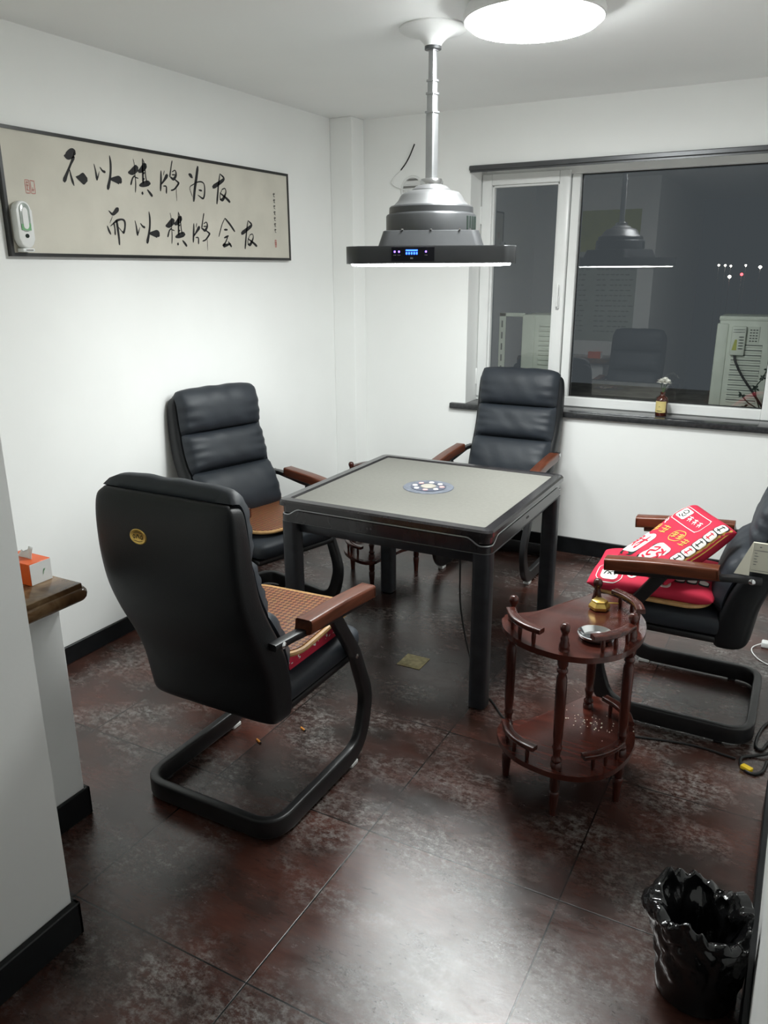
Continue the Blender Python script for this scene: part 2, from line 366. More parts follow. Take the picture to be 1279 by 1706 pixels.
# brush strokes of the scroll: (along the wall, height, width) in metres
CALLIGRAPHY = [
[[(2.390,2.126,0.0030),(2.407,2.127,0.0225),(2.436,2.143,0.0264),(2.446,2.139,0.0113)],[(2.439,2.127,0.0113),(2.417,2.095,0.0075),(2.395,2.061,0.0097),(2.377,2.032,0.0149)],[(2.410,2.080,0.0022),(2.414,2.054,0.0067),(2.419,2.033,0.0090),(2.424,2.018,0.0030)],[(2.438,2.053,0.0019),(2.456,2.050,0.0189),(2.476,2.049,0.0360),(2.491,2.048,0.0190)]],
[[(2.540,2.111,0.0031),(2.545,2.087,0.0054),(2.548,2.052,0.0100)],[(2.550,2.052,0.0054),(2.565,2.085,0.0015)],[(2.571,2.102,0.0039),(2.583,2.089,0.0070),(2.596,2.086,0.0093)],[(2.630,2.153,0.0039),(2.632,2.127,0.0086),(2.628,2.092,0.0086),(2.618,2.057,0.0101),(2.603,2.021,0.0132)],[(2.624,2.060,0.0078),(2.650,2.061,0.0195),(2.672,2.060,0.0275),(2.681,2.053,0.0118)]],
[[(2.730,2.096,0.0079),(2.752,2.101,0.0199),(2.781,2.120,0.0220),(2.788,2.124,0.0080)],[(2.765,2.155,0.0024),(2.769,2.132,0.0032),(2.768,2.086,0.0032),(2.767,2.053,0.0048),(2.761,2.019,0.0040)],[(2.764,2.087,0.0048),(2.751,2.075,0.0056),(2.738,2.049,0.0079)],[(2.761,2.082,0.0032),(2.785,2.078,0.0048)],[(2.791,2.106,0.0100),(2.811,2.116,0.0181),(2.833,2.135,0.0202),(2.839,2.142,0.0081)],[(2.821,2.163,0.0024),(2.818,2.124,0.0073),(2.815,2.091,0.0081),(2.813,2.061,0.0089)],[(2.822,2.163,0.0016),(2.831,2.138,0.0049),(2.832,2.092,0.0049),(2.836,2.066,0.0057)],[(2.818,2.101,0.0097),(2.827,2.105,0.0040)],[(2.815,2.077,0.0081),(2.823,2.080,0.0040)],[(2.790,2.049,0.0080),(2.813,2.055,0.0169),(2.843,2.063,0.0182),(2.856,2.063,0.0081)],[(2.805,2.024,0.0040),(2.803,2.017,0.0096),(2.802,2.012,0.0032)],[(2.836,2.035,0.0048),(2.848,2.024,0.0097),(2.862,2.011,0.0105)]],
[[(2.932,2.123,0.0051),(2.928,2.089,0.0091),(2.919,2.038,0.0081)],[(2.953,2.125,0.0036),(2.946,2.106,0.0031)],[(2.970,2.108,0.0154),(2.945,2.082,0.0081),(2.924,2.064,0.0051)],[(2.938,2.059,0.0031),(2.958,2.058,0.0061),(2.956,2.030,0.0071)],[(3.010,2.173,0.0062),(3.001,2.147,0.0052),(2.987,2.103,0.0072)],[(3.005,2.126,0.0041),(3.026,2.134,0.0041),(3.030,2.115,0.0093),(3.011,2.095,0.0103),(2.992,2.101,0.0072)],[(3.003,2.113,0.0052),(3.023,2.115,0.0041)],[(3.018,2.095,0.0052),(3.039,2.084,0.0073),(3.042,2.078,0.0083),(3.012,2.052,0.0062),(2.988,2.044,0.0051)],[(3.024,2.064,0.0026),(3.022,2.001,0.0026)]],
[[(3.119,2.126,0.0084),(3.132,2.121,0.0148),(3.142,2.113,0.0074)],[(3.186,2.165,0.0128),(3.169,2.111,0.0138),(3.153,2.061,0.0127),(3.140,2.009,0.0116)],[(3.153,2.090,0.0032),(3.197,2.100,0.0053),(3.224,2.091,0.0054),(3.224,2.053,0.0075),(3.210,2.025,0.0075),(3.182,2.034,0.0042),(3.172,2.038,0.0021)],[(3.153,2.087,0.0042),(3.119,2.067,0.0032),(3.132,2.028,0.0032)],[(3.182,2.061,0.0053),(3.203,2.060,0.0085)]],
[[(3.349,2.150,0.0033),(3.378,2.130,0.0110),(3.337,2.105,0.0153),(3.290,2.083,0.0163)],[(3.349,2.150,0.0044),(3.333,2.098,0.0076),(3.312,2.009,0.0109)],[(3.357,2.077,0.0044),(3.381,2.084,0.0044),(3.387,2.065,0.0066),(3.360,2.031,0.0132),(3.337,2.029,0.0055)],[(3.340,2.060,0.0044),(3.384,2.040,0.0099),(3.414,2.023,0.0122)],[(3.357,2.077,0.0033),(3.339,2.048,0.0044),(3.341,2.030,0.0055)]],
[[(2.595,1.933,0.0031),(2.615,1.920,0.0097),(2.642,1.939,0.0156),(2.650,1.946,0.0078)],[(2.613,1.911,0.0023),(2.594,1.883,0.0023)],[(2.578,1.871,0.0038),(2.585,1.852,0.0085),(2.593,1.838,0.0062)],[(2.595,1.870,0.0023),(2.614,1.882,0.0046),(2.636,1.895,0.0078),(2.664,1.901,0.0062),(2.680,1.894,0.0086),(2.679,1.870,0.0070),(2.668,1.847,0.0086),(2.660,1.853,0.0023)],[(2.617,1.886,0.0070),(2.620,1.861,0.0054),(2.618,1.837,0.0070)],[(2.634,1.895,0.0093),(2.636,1.865,0.0101),(2.638,1.826,0.0085),(2.637,1.796,0.0070)],[(2.637,1.872,0.0023),(2.660,1.850,0.0039)]],
[[(2.742,1.900,0.0031),(2.747,1.876,0.0054),(2.750,1.840,0.0100)],[(2.752,1.841,0.0054),(2.768,1.873,0.0015)],[(2.774,1.890,0.0039),(2.786,1.878,0.0070),(2.798,1.874,0.0093)],[(2.833,1.942,0.0039),(2.835,1.915,0.0086),(2.831,1.881,0.0086),(2.820,1.845,0.0101),(2.806,1.809,0.0132)],[(2.826,1.849,0.0078),(2.852,1.849,0.0195),(2.875,1.848,0.0275),(2.884,1.841,0.0118)]],
[[(2.935,1.886,0.0079),(2.956,1.891,0.0199),(2.985,1.910,0.0220),(2.993,1.914,0.0080)],[(2.969,1.945,0.0024),(2.974,1.922,0.0032),(2.972,1.876,0.0032),(2.971,1.843,0.0048),(2.965,1.809,0.0040)],[(2.969,1.877,0.0048),(2.955,1.865,0.0056),(2.942,1.839,0.0079)],[(2.966,1.872,0.0032),(2.989,1.868,0.0048)],[(2.995,1.896,0.0100),(3.016,1.906,0.0181),(3.037,1.925,0.0202),(3.043,1.932,0.0081)],[(3.026,1.953,0.0024),(3.022,1.914,0.0073),(3.019,1.881,0.0081),(3.017,1.851,0.0089)],[(3.026,1.953,0.0016),(3.035,1.928,0.0049),(3.037,1.882,0.0049),(3.041,1.856,0.0057)],[(3.022,1.891,0.0097),(3.031,1.895,0.0040)],[(3.019,1.867,0.0081),(3.028,1.870,0.0040)],[(2.995,1.839,0.0080),(3.017,1.845,0.0169),(3.048,1.853,0.0182),(3.060,1.853,0.0081)],[(3.009,1.814,0.0040),(3.007,1.807,0.0096),(3.007,1.802,0.0032)],[(3.040,1.825,0.0048),(3.053,1.814,0.0097),(3.066,1.801,0.0105)]],
[[(3.129,1.905,0.0051),(3.124,1.871,0.0091),(3.116,1.820,0.0081)],[(3.150,1.907,0.0036),(3.143,1.888,0.0031)],[(3.167,1.890,0.0154),(3.141,1.865,0.0081),(3.121,1.846,0.0051)],[(3.135,1.841,0.0031),(3.154,1.840,0.0061),(3.153,1.813,0.0071)],[(3.207,1.955,0.0062),(3.198,1.929,0.0052),(3.184,1.885,0.0072)],[(3.202,1.908,0.0041),(3.222,1.916,0.0041),(3.227,1.898,0.0093),(3.208,1.877,0.0103),(3.189,1.884,0.0072)],[(3.200,1.895,0.0052),(3.220,1.897,0.0041)],[(3.214,1.877,0.0052),(3.236,1.866,0.0073),(3.239,1.860,0.0083),(3.209,1.834,0.0062),(3.185,1.826,0.0051)],[(3.220,1.846,0.0026),(3.218,1.783,0.0026)]],
[[(3.367,1.942,0.0033),(3.340,1.908,0.0044),(3.311,1.852,0.0054)],[(3.368,1.941,0.0066),(3.403,1.915,0.0099),(3.440,1.881,0.0089)],[(3.357,1.886,0.0077),(3.381,1.887,0.0077)],[(3.353,1.847,0.0066),(3.386,1.857,0.0088)],[(3.381,1.852,0.0055),(3.359,1.823,0.0066),(3.345,1.808,0.0142),(3.402,1.819,0.0055)],[(3.383,1.828,0.0055),(3.405,1.807,0.0132)]],
[[(3.557,1.940,0.0033),(3.586,1.919,0.0110),(3.545,1.895,0.0153),(3.498,1.873,0.0163)],[(3.557,1.940,0.0044),(3.541,1.888,0.0076),(3.520,1.799,0.0109)],[(3.565,1.867,0.0044),(3.589,1.873,0.0044),(3.595,1.855,0.0066),(3.568,1.821,0.0132),(3.545,1.819,0.0055)],[(3.548,1.849,0.0044),(3.592,1.829,0.0099),(3.622,1.813,0.0122)],[(3.565,1.867,0.0033),(3.547,1.838,0.0044),(3.549,1.819,0.0055)]]]

# ------------------------------------------------------------------ room shell
XL, YB, ZC = -2.757, 4.576, 2.562       # left wall, back wall, ceiling
XR, XS, YS = 0.62, -1.52, 1.07          # right wall, near left stub face and its far edge
WX0, WX1, WZ0, WZ1 = -1.886, -0.13, 0.845, 2.235   # window opening
YW = 4.76                                # inner face of the window frame
struct(obj('floor', box(XL-0.2, XR+0.3, -2.2, YB+0.1, -0.08, 0), M['floor'], smooth=0))
struct(obj('ceiling', box(XL-0.2, XR+0.3, -2.2, YB+0.5, ZC, ZC+0.12), M['ceil'], smooth=0))
struct(obj('wall_left', box(XL-0.15, XL, YS, YB+0.5, 0, ZC), M['wall'], smooth=0))
b = box(XL, WX0, YB, YB+0.34, 0, ZC)
box(WX1, XR, YB, YB+0.34, 0, ZC, bm=b); box(WX0, WX1, YB, YB+0.34, 0, WZ0, bm=b); box(WX0, WX1, YB, YB+0.34, WZ1+0.01, ZC, bm=b)
struct(obj('wall_back', b, M['wall'], smooth=0))
struct(obj('wall_right', box(XR, XR+0.15, 2.49, YB+0.34, 0, ZC), M['wall'], smooth=0))
struct(obj('wall_entry_right', box(0.077, XR+0.15, -2.2, 2.49, 0, ZC), M['wall'], smooth=0))
struct(obj('wall_entry_left', box(XL-0.15, XS, -2.2, YS, 0, ZC), M['wall'], smooth=0))
# pipe-boxing pilaster in the far left corner
struct(obj('wall_corner_pilaster', box(XL, -2.60, 4.431, YB, 0, ZC, 0.004, 1), M['wall'], smooth=0))
def skirting(name, x0, x1, y0, y1, h=0.085):
    return struct(obj(name, box(x0, x1, y0, y1, 0, h, 0.003, 1), M['skirt'], smooth=0))
skirting('baseboard_left', XL, XL+0.013, 1.42, 4.431)
skirting('baseboard_pilaster', XL, -2.588, 4.418, 4.431)
skirting('baseboard_back', -2.60, XR, YB-0.013, YB, 0.10)
skirting('baseboard_entry_left', XS, XS+0.022, -2.2, YS+0.012, 0.10)
skirting('baseboard_entry_end', XS-0.33, XS+0.022, YS, YS+0.012, 0.10)
skirting('baseboard_entry_right', 0.060, 0.077, -2.2, 2.497, 0.10)
# dwarf wall under the stone counter
struct(obj('wall_counter', box(XL, -1.87, YS, 1.425, 0, 0.765, 0.004, 1), M['wall'], smooth=0))
skirting('baseboard_counter', -1.87, -1.858, YS+0.012, 1.437, 0.10)
skirting('baseboard_counter_end', XL+0.013, -1.858, 1.425, 1.437, 0.10)

# ------------------------------------------------------------------ window
win = bpy.data.objects.new('window_1', None); C.objects.link(win); struct(win); win.location = (WX0, YW, WZ0)
def wp(name, bm, m, par=None, smooth=30):
    o = obj(name, bm, m, smooth=smooth); o.parent = par or win
    o.matrix_parent_inverse = Matrix.Translation(-Vector(win.location)) if par is None else Matrix()
    return o
FX0, FX1, FZ0, FZ1 = -1.90, -0.135, 0.878, 2.262
b = box(FX0, -1.862, YW, YW+0.07, FZ0, FZ1, 0.004, 1)
box(-0.203, FX1, YW, YW+0.07, FZ0, FZ1, 0.004, 1, bm=b)
box(-1.862, -0.203, YW, YW+0.07, FZ0, 0.936, 0.004, 1, bm=b); box(-1.862, -0.203, YW, YW+0.07, 2.204, FZ1, 0.004, 1, bm=b)
box(-1.340, -1.291, YW, YW+0.07, 0.936, 2.204, 0.004, 1, bm=b)
wp('window_frame', b, M['pvc'])
# opening casement on the left, proud of the frame
sx0, sx1, sz0, sz1 = -1.880, -1.345, 0.905, 2.226
bw = 0.062
b = box(sx0, sx0+bw, YW-0.022, YW+0.045, sz0, sz1, 0.006, 2); box(sx1-bw, sx1, YW-0.022, YW+0.045, sz0, sz1, 0.006, 2, bm=b)
box(sx0+bw, sx1-bw, YW-0.022, YW+0.045, sz0, sz0+bw, 0.006, 2, bm=b); box(sx0+bw, sx1-bw, YW-0.022, YW+0.045, sz1-bw, sz1, 0.006, 2, bm=b)
# glazing bead
for x0, x1, z0, z1 in ((sx0+bw, sx0+bw+0.012, sz0+bw, sz1-bw), (sx1-bw-0.012, sx1-bw, sz0+bw, sz1-bw), (sx0+bw, sx1-bw, sz0+bw, sz0+bw+0.012), (sx0+bw, sx1-bw, sz1-bw-0.012, sz1-bw)):
    box(x0, x1, YW-0.006, YW+0.03, z0, z1, 0.003, 1, bm=b)
sash = wp('casement_sash', b, M['pvc'])
def pane(name, x0, x1, z0, z1, y):
    bm_ = BM(); vs = [bm_.verts.new(p) for p in ((x0, y, z0), (x1, y, z0), (x1, y, z1), (x0, y, z1))]
    bm_.faces.new(vs)
    return wp(name, bm_, M['glass'], smooth=0)
pane('casement_pane', sx0+bw, sx1-bw, sz0+bw, sz1-bw, YW+0.02)
pane('fixed_pane', -1.291, -0.203, 0.936, 2.204, YW+0.045)
b = BM()
for x0, x1, z0, z1 in ((-1.297, -1.287, 0.932, 2.208), (-0.207, -0.197, 0.932, 2.208), (-1.29, -0.2, 0.932, 0.941), (-1.29, -0.2, 2.199, 2.208)):
    box(x0, x1, YW+0.036, YW+0.05, z0, z1, bm=b)
wp('gasket', b, M['rubber'])
hb = box(-1.387, -1.365, YW-0.040, YW-0.022, 1.46, 1.53, 0.004, 2); box(-1.384, -1.368, YW-0.056, YW-0.036, 1.47, 1.60, 0.006, 2, bm=hb)
wp('window_handle', hb, M['white'])
for z in (2.0, 1.03):
    wp('hinge', lathe([(0.009, -0.05), (0.010, -0.048), (0.010, 0.048), (0.009, 0.05)], 12, center=(-1.889, YW-0.014, z)), M['pvc'])
wp('window_sill', box(-1.985, XR-0.01, YB-0.030, YW+0.03, WZ0, 0.880, 0.006, 2), M['sill'])
# dark grey edge bar along the top of the opening
tr = box(WX0-0.004, WX1+0.3, YB-0.028, YB+0.004, 2.232, 2.258, 0.004, 1); box(WX0, WX1+0.3, YB-0.018, YB-0.010, 2.222, 2.233, bm=tr)
tag(obj('lintel_bar', tr, M['gun']), 'grey metal edge bar along the top of the window', 'curtain track')

# ------------------------------------------------------------------ ceiling lamp
lc = Vector((-1.005, 2.968, ZC))
t = thing('ceiling_lamp', 'round white flush ceiling lamp glowing beside the pendant pole', 'ceiling lamp', lc)
obj('housing', lathe([(0.0, 0.0), (0.215, 0.0), (0.236, -0.012), (0.244, -0.034), (0.244, -0.052), (0.240, -0.056), (0.226, -0.056), (0.224, -0.050)], 64, cap=False), M['white'], t)
obj('diffuser', lathe([(0.227, -0.054), (0.226, -0.062), (0.219, -0.072), (0.18, -0.079), (0.10, -0.084), (0.0, -0.085)], 64, cap=False), M['lampw'], t)

# ------------------------------------------------------------------ pendant light with extractor over the table
PC = Vector((-1.434, 3.066, 0))
pa = math.radians(25.2)
t = thing('pendant_lamp', 'square dark grey pendant lamp with extractor drum hung on a silver pole over the table', 'pendant lamp', (PC.x, PC.y, 1.70), pa)
def pz(bm): bm.transform(Matrix.Translation((0, 0, -1.70))); return bm
def pp(name, bm, m, par=None, smooth=35): return obj(name, pz(bm), m, par or t, smooth)
pp('canopy', lathe([(0.128, ZC), (0.130, ZC-0.006), (0.122, ZC-0.012), (0.085, ZC-0.020), (0.055, ZC-0.034), (0.036, ZC-0.052), (0.030, ZC-0.066), (0.0, ZC-0.066)], 48), M['white'])
pp('pole_collar', lathe([(0.032, 2.499), (0.032, 2.488), (0.024, 2.486), (0.0, 2.486)], 32), M['gun'])
for z0, z1, wd in ((2.37, 2.49, 0.027), (2.33, 2.385, 0.031), (2.265, 2.34, 0.034), (2.01, 2.275, 0.038)):
    b = prism(rrect(wd, wd, 0.006, 3), z0, z1-0.005); prism(rrect(wd+0.008, wd+0.008, 0.008, 3), z1-0.007, z1, bm=b)
    b.transform(Matrix.Rotation(math.radians(50), 4, 'Z'))
    pp('pole_section', b, M['alum'])
pp('pole_socket', lathe([(0.0, 2.03), (0.042, 2.03), (0.046, 2.022), (0.046, 2.004), (0.0, 2.004)], 32), M['chrome'])
pp('top_cap', lathe([(0.0, 2.010), (0.040, 2.010), (0.062, 2.003), (0.078, 1.990), (0.080, 1.978), (0.0, 1.978)], 48), M['silver'])
pp('dome', lathe([(0.0, 1.985), (0.090, 1.985), (0.112, 1.979), (0.124, 1.966), (0.134, 1.948), (0.150, 1.933), (0.158, 1.926), (0.0, 1.926)], 64), M['silver'])
pp('drum_ring', lathe([(0.0, 1.928), (0.164, 1.928), (0.169, 1.922), (0.170, 1.900), (0.178, 1.894), (0.0, 1.894)], 64), M['gun'])
drum = pp('drum', lathe([(0.0, 1.896), (0.178, 1.896), (0.182, 1.890), (0.182, 1.828), (0.0, 1.828)], 64), M['gun'])
for q in range(2):
    for k in range(5):
        a = -0.62+k*0.105+q*PI; r = 0.1795
        b = box(r-0.01, r+0.0045, -0.006, 0.006, 1.834, 1.886, 0.002, 1); b.transform(Matrix.Rotation(a-0.05, 4, 'Z'))
        pp('vent_slot', b, M['tileb'], drum)
sk = BM(); vs = []
for hw, z in ((0.182, 1.830), (0.186, 1.828), (0.206, 1.768)):
    vs.append([sk.verts.new((x, y, z)) for x, y in rrect(hw*2, hw*2, 0.035, 5)])
for r0, r1 in zip(vs, vs[1:]):
    for i in range(len(r0)): sk.faces.new((r0[i], r0[(i+1) % len(r0)], r1[(i+1) % len(r0)], r1[i]))
sk.faces.new(vs[0]); sk.faces.new(vs[-1][::-1])
skirt = pp('skirt', sk, M['gun'])
for k, (x, y) in enumerate(((-0.11, -0.187), (0.0, -0.187), (0.11, -0.187), (0.15, -0.17))):
    pp('screw', lathe([(0, 1.836), (0.004, 1.835), (0.005, 1.831), (0, 1.829)], 10, center=(x, y, 0)), M['chrome'], skirt)
pl = prism(rrect(0.64, 0.64, 0.05, 8), 1.706, 1.769, 0.004, 2)
plate = pp('light_tray', pl, M['gun'])
rg = BM(); o_ = rrect(0.60, 0.60, 0.04, 8); i_ = rrect(0.34, 0.34, 0.03, 8)
lo = [rg.verts.new((x, y, 1.699)) for x, y in o_]; li = [rg.verts.new((x, y, 1.699)) for x, y in i_]
uo = [rg.verts.new((x*1.01, y*1.01, 1.7065)) for x, y in o_]; ui = [rg.verts.new((x, y, 1.7065)) for x, y in i_]
n = len(o_)
for i in range(n):
    j = (i+1) % n
    rg.faces.new((lo[i], lo[j], li[j], li[i])); rg.faces.new((uo[i], uo[j], lo[j], lo[i])); rg.faces.new((li[i], li[j], ui[j], ui[i]))
pp('led_panel', rg, M['ledw'])
pp('intake_grille', prism(rrect(0.33, 0.33, 0.03, 6), 1.700, 1.706), M['tileb'])
cp_ = pp('control_panel', box(-0.146, 0.014, -0.3235, -0.318, 1.7135, 1.765, 0.001, 1), M['screen'])
def led(x0, x1, z0, z1, m, nm): return pp(nm, box(x0, x1, -0.3243, -0.3230, z0, z1), M[m], cp_)
led(-0.093, -0.049, 1.750, 1.7555, 'blue', 'display_bar')
for k in range(5): led(-0.093+k*0.0095, -0.087+k*0.0095, 1.738, 1.7465, 'blue', 'display_digit')
for x in (-0.134, -0.118, -0.018): led(x-0.003, x+0.003, 1.745, 1.7515, 'violet', 'touch_key')
for x in (-0.138, -0.122, -0.022): led(x-0.001, x+0.009, 1.735, 1.737, 'greyp', 'key_caption')
led(-0.076, -0.066, 1.722, 1.728, 'alum', 'maker_mark')

# ------------------------------------------------------------------ wall vent and loose wire on the back wall
vc = Vector((-2.262, YB, 2.150))
t = thing('wall_vent', 'round white louvred vent on the back wall behind the pendant lamp', 'vent', vc)
b = lathe([(0.0, 0.0), (0.078, 0.0), (0.080, 0.006), (0.074, 0.014), (0.066, 0.014), (0.064, 0.006), (0.0, 0.006)], 40); b.transform(Matrix.Rotation(PI/2, 4, 'X')); obj('vent_rim', b, M['white'], t)
for k in range(6):
    z = -0.05+k*0.02; hw = math.sqrt(max(0.0, 0.062**2-z*z))
    b = box(-hw, hw, -0.0135, -0.004, z, z+0.003); box(-hw, hw, -0.008, -0.004, z+0.003, z+0.011, bm=b)
    obj('louvre', b, M['greyp'] if k % 2 else M['white'], t)
t = thing('loose_wire', 'short wire with a bare black end sticking out of the back wall', 'wire', (-2.35, YB, 2.24))
obj('pale_sheath', tube(spline([(0.105, -0.002, -0.10), (0.02, -0.012, -0.085), (-0.045, -0.02, -0.05), (-0.02, -0.03, -0.01), (0.02, -0.03, 0.02)], 6), 0.0035, 8), M['white'], t)
obj('black_end', tube(spline([(0.02, -0.03, 0.02), (0.055, -0.035, 0.055), (0.085, -0.04, 0.095), (0.118, -0.045, 0.155)], 6), 0.004, 8), M['rubber'], t)

# ------------------------------------------------------------------ calligraphy scroll in a black frame on the left wall
PY0, PY1, PZ0, PZ1 = 2.089, 3.940, 1.741, 2.204
t = thing('framed_calligraphy', 'long black-framed scroll of brushed Chinese calligraphy on the left wall', 'picture', (XL, (PY0+PY1)/2, PZ0))
def pic(bm): bm.transform(Matrix.Translation((-XL, -(PY0+PY1)/2, -PZ0))); return bm
fx = XL+0.024; fw_ = 0.013
b = box(XL+0.001, fx, PY0, PY1, PZ0, PZ0+fw_); box(XL+0.001, fx, PY0, PY1, PZ1-fw_, PZ1, bm=b)
box(XL+0.001, fx, PY0, PY0+fw_, PZ0+fw_, PZ1-fw_, bm=b); box(XL+0.001, fx, PY1-fw_, PY1, PZ0+fw_, PZ1-fw_, bm=b)
obj('picture_frame', pic(b), M['frame'], t, 0)
obj('scroll_paper', pic(box(XL+0.002, XL+0.0205, PY0+fw_, PY1-fw_, PZ0+fw_, PZ1-fw_)), M['paper'], t, 0)
pln = lambda y, z, l: Vector((XL+0.0205+l, y, z))
for g in CALLIGRAPHY:
    obj('brush_character', pic(ribbon([[(p[0], p[1], max(p[2]*1.28, 0.003)) for p in s] for s in g], pln, 0.0008)), M['ink'], t, 0)
# small signature column at the right
sg = []; rs = random.Random(4)
for k in range(7):
    z = 2.088-k*0.031; y = 3.800
    sg += [[(y-0.009, z, 0.0045), (y+0.009, z+0.002, 0.005)], [(y, z+0.006, 0.0045), (y-0.002, z-0.012, 0.004)], [(y-0.006+rs.uniform(0, 0.004), z-0.010, 0.0025), (y+0.008, z-0.014, 0.0035)]]
    if k % 2: sg.append([(y-0.004, z-0.004, 0.003), (y+0.007, z-0.008, 0.003)])
obj('signature_column', pic(ribbon(sg, pln, 0.0008)), M['ink'], t, 0)
st = []
y0, y1, z0, z1 = 2.190, 2.232, 1.973, 2.020
for a_ in ((y0, z0, y0, z1), (y0, z1, y0+0.018, z1), (y0+0.018, z1, y0+0.018, z0), (y0+0.018, z0, y0, z0), (y0+0.024, z0, y0+0.024, z1), (y0+0.024, z1, y1, z1-0.002), (y1, z1, y1, z0), (y1, z0, y0+0.024, z0), (y0+0.004, z1-0.008, y0+0.014, z1-0.008), (y0+0.004, z1-0.018, y0+0.014, z1-0.020), (y0+0.009, z1-0.006, y0+0.008, z0+0.008), (y0+0.004, z0+0.014, y0+0.014, z0+0.010), (y0+0.028, z0+0.012, y1-0.004, z0+0.014), (y0+0.032, z0+0.022, y0+0.032, z0+0.006)):
    st.append([(a_[0], a_[1], 0.0028), (a_[2], a_[3], 0.0028)])
obj('red_seal', pic(ribbon(st, pln, 0.0008)), M['stamp'], t, 0)
st = [[(3.7915, 1.848, 0.004), (3.8065, 1.848, 0.004)], [(3.7915, 1.812, 0.004), (3.8065, 1.812, 0.004)], [(3.792, 1.848, 0.003), (3.792, 1.812, 0.003)], [(3.806, 1.848, 0.003), (3.806, 1.812, 0.003)], [(3.799, 1.846, 0.005), (3.799, 1.814, 0.005)], [(3.794, 1.836, 0.003), (3.804, 1.834, 0.003)], [(3.794, 1.825, 0.003), (3.804, 1.824, 0.003)]]
obj('red_seal', pic(ribbon(st, pln, 0.0008)), M['stamp'], t, 0)

# air freshener standing on the lower frame edge
t = thing('air_freshener', 'white capsule air freshener dispenser at the lower left corner of the calligraphy frame', 'air freshener', (XL+0.024, 2.140, 1.757))
def cap_poly(hw, z0, z1, n=10):
    return [(hw*math.cos(PI*k/n), z1-hw+hw*math.sin(PI*k/n)) for k in range(n+1)]+[(-hw*math.cos(PI*k/n), z0+hw-hw*math.sin(PI*k/n)) for k in range(n+1)]
ROTX = Matrix(((0, 0, 1, 0), (1, 0, 0, 0), (0, 1, 0, 0), (0, 0, 0, 1)))   # (x,y,z)->(z,x,y): polygon in Y,Z extruded along X
b = prism(cap_poly(0.034, 0.012, 0.184), 0.0, 0.034, 0.007, 3); b.transform(ROTX); obj('shell', b, M['white'], t)
b = prism(cap_poly(0.022, 0.072, 0.176), 0.031, 0.0365, 0.002, 2); b.transform(ROTX); obj('tinted_window', b, mat('grey_tinted_plastic', (0.36, 0.40, 0.37), 0.12, var=0.15, scale=30), t)
b = prism(cap_poly(0.012, 0.082, 0.160), 0.036, 0.038, 0.001, 1); b.transform(ROTX); obj('refill_canister', b, M['white'], t)
b = prism([(-0.021, 0.078), (0.021, 0.078), (0.021, 0.104), (-0.021, 0.100)], 0.036, 0.0372); b.transform(ROTX); obj('liquid_level', b, M['tilegr'], t)
b = lathe([(0.0, 0.0), (0.0075, 0.0), (0.0075, 0.004), (0.0, 0.004)], 16); b.transform(Matrix.Rotation(PI/2, 4, 'Y')); b.transform(Matrix.Translation((0.0335, 0, 0.058))); obj('spray_nozzle', b, M['tileb'], t)
obj('foot', box(0.0, 0.036, -0.026, 0.026, 0.0, 0.013, 0.003, 2), M['white'], t)
obj('foot_print', box(0.0355, 0.0366, -0.014, 0.018, 0.004, 0.0085), M['greyp'], t, 0)

# ------------------------------------------------------------------ stone counter and what stands on it
cb = box(XL+0.001, -1.792, YS+0.001, 1.452, 0.790, 0.812, 0.004, 2)
cpth = fillet([(-1.80, YS+0.002, 0.777), (-1.80, 1.455, 0.777), (XL+0.002, 1.455, 0.777)], 0.02, 5)
sweep(cpth, circ(0.0215, 14), up=(0, 0, 1), bm=cb)
box(XL+0.001, -1.80, YS+0.001, 1.445, 0.7655, 0.792, bm=cb)
tag(obj('stone_counter', cb, M['stone']), 'brown marbled stone counter top with rounded edge on the dwarf wall at left', 'counter top')
t = thing('tissue_box', 'orange and white tissue box on the stone counter at left', 'tissue box', (-1.898, 1.362, 0.812), math.radians(0))
obj('carton', box(-0.13, 0.0, 0.0, 0.075, 0, 0.066, 0.0015, 1), M['orange'], t)
obj('white_side_panel', box(-0.001, 0.0012, 0.003, 0.074, 0.001, 0.064), M['tissue'], t, 0)
obj('printed_sprig', ribbon([[(0.044, 0.024, 0.002), (0.048, 0.040, 0.003)], [(0.047, 0.034, 0.004), (0.052, 0.040, 0.002)]], lambda a, c, l: Vector((0.0014+l, a, c))), M['tilegr'], t, 0)
b = BM(); g = []
for i in range(7):
    for_ = []
    for j in range(5):
        u = i/6-0.5; v = j/4
        for_.append(b.verts.new((-0.068+u*0.07*(1-0.35*v)+0.012*v, 0.038+0.006*math.sin(u*9+v*2)*v+0.010*v, 0.060+v*0.034*(1+0.3*math.sin(u*5)))))
    g.append(for_)
for i in range(6):
    for j in range(4): b.faces.new((g[i][j], g[i+1][j], g[i+1][j+1], g[i][j+1]))
to = obj('tissue', b, M['tissue'], t); md = to.modifiers.new('thick', 'SOLIDIFY'); md.thickness = 0.0015
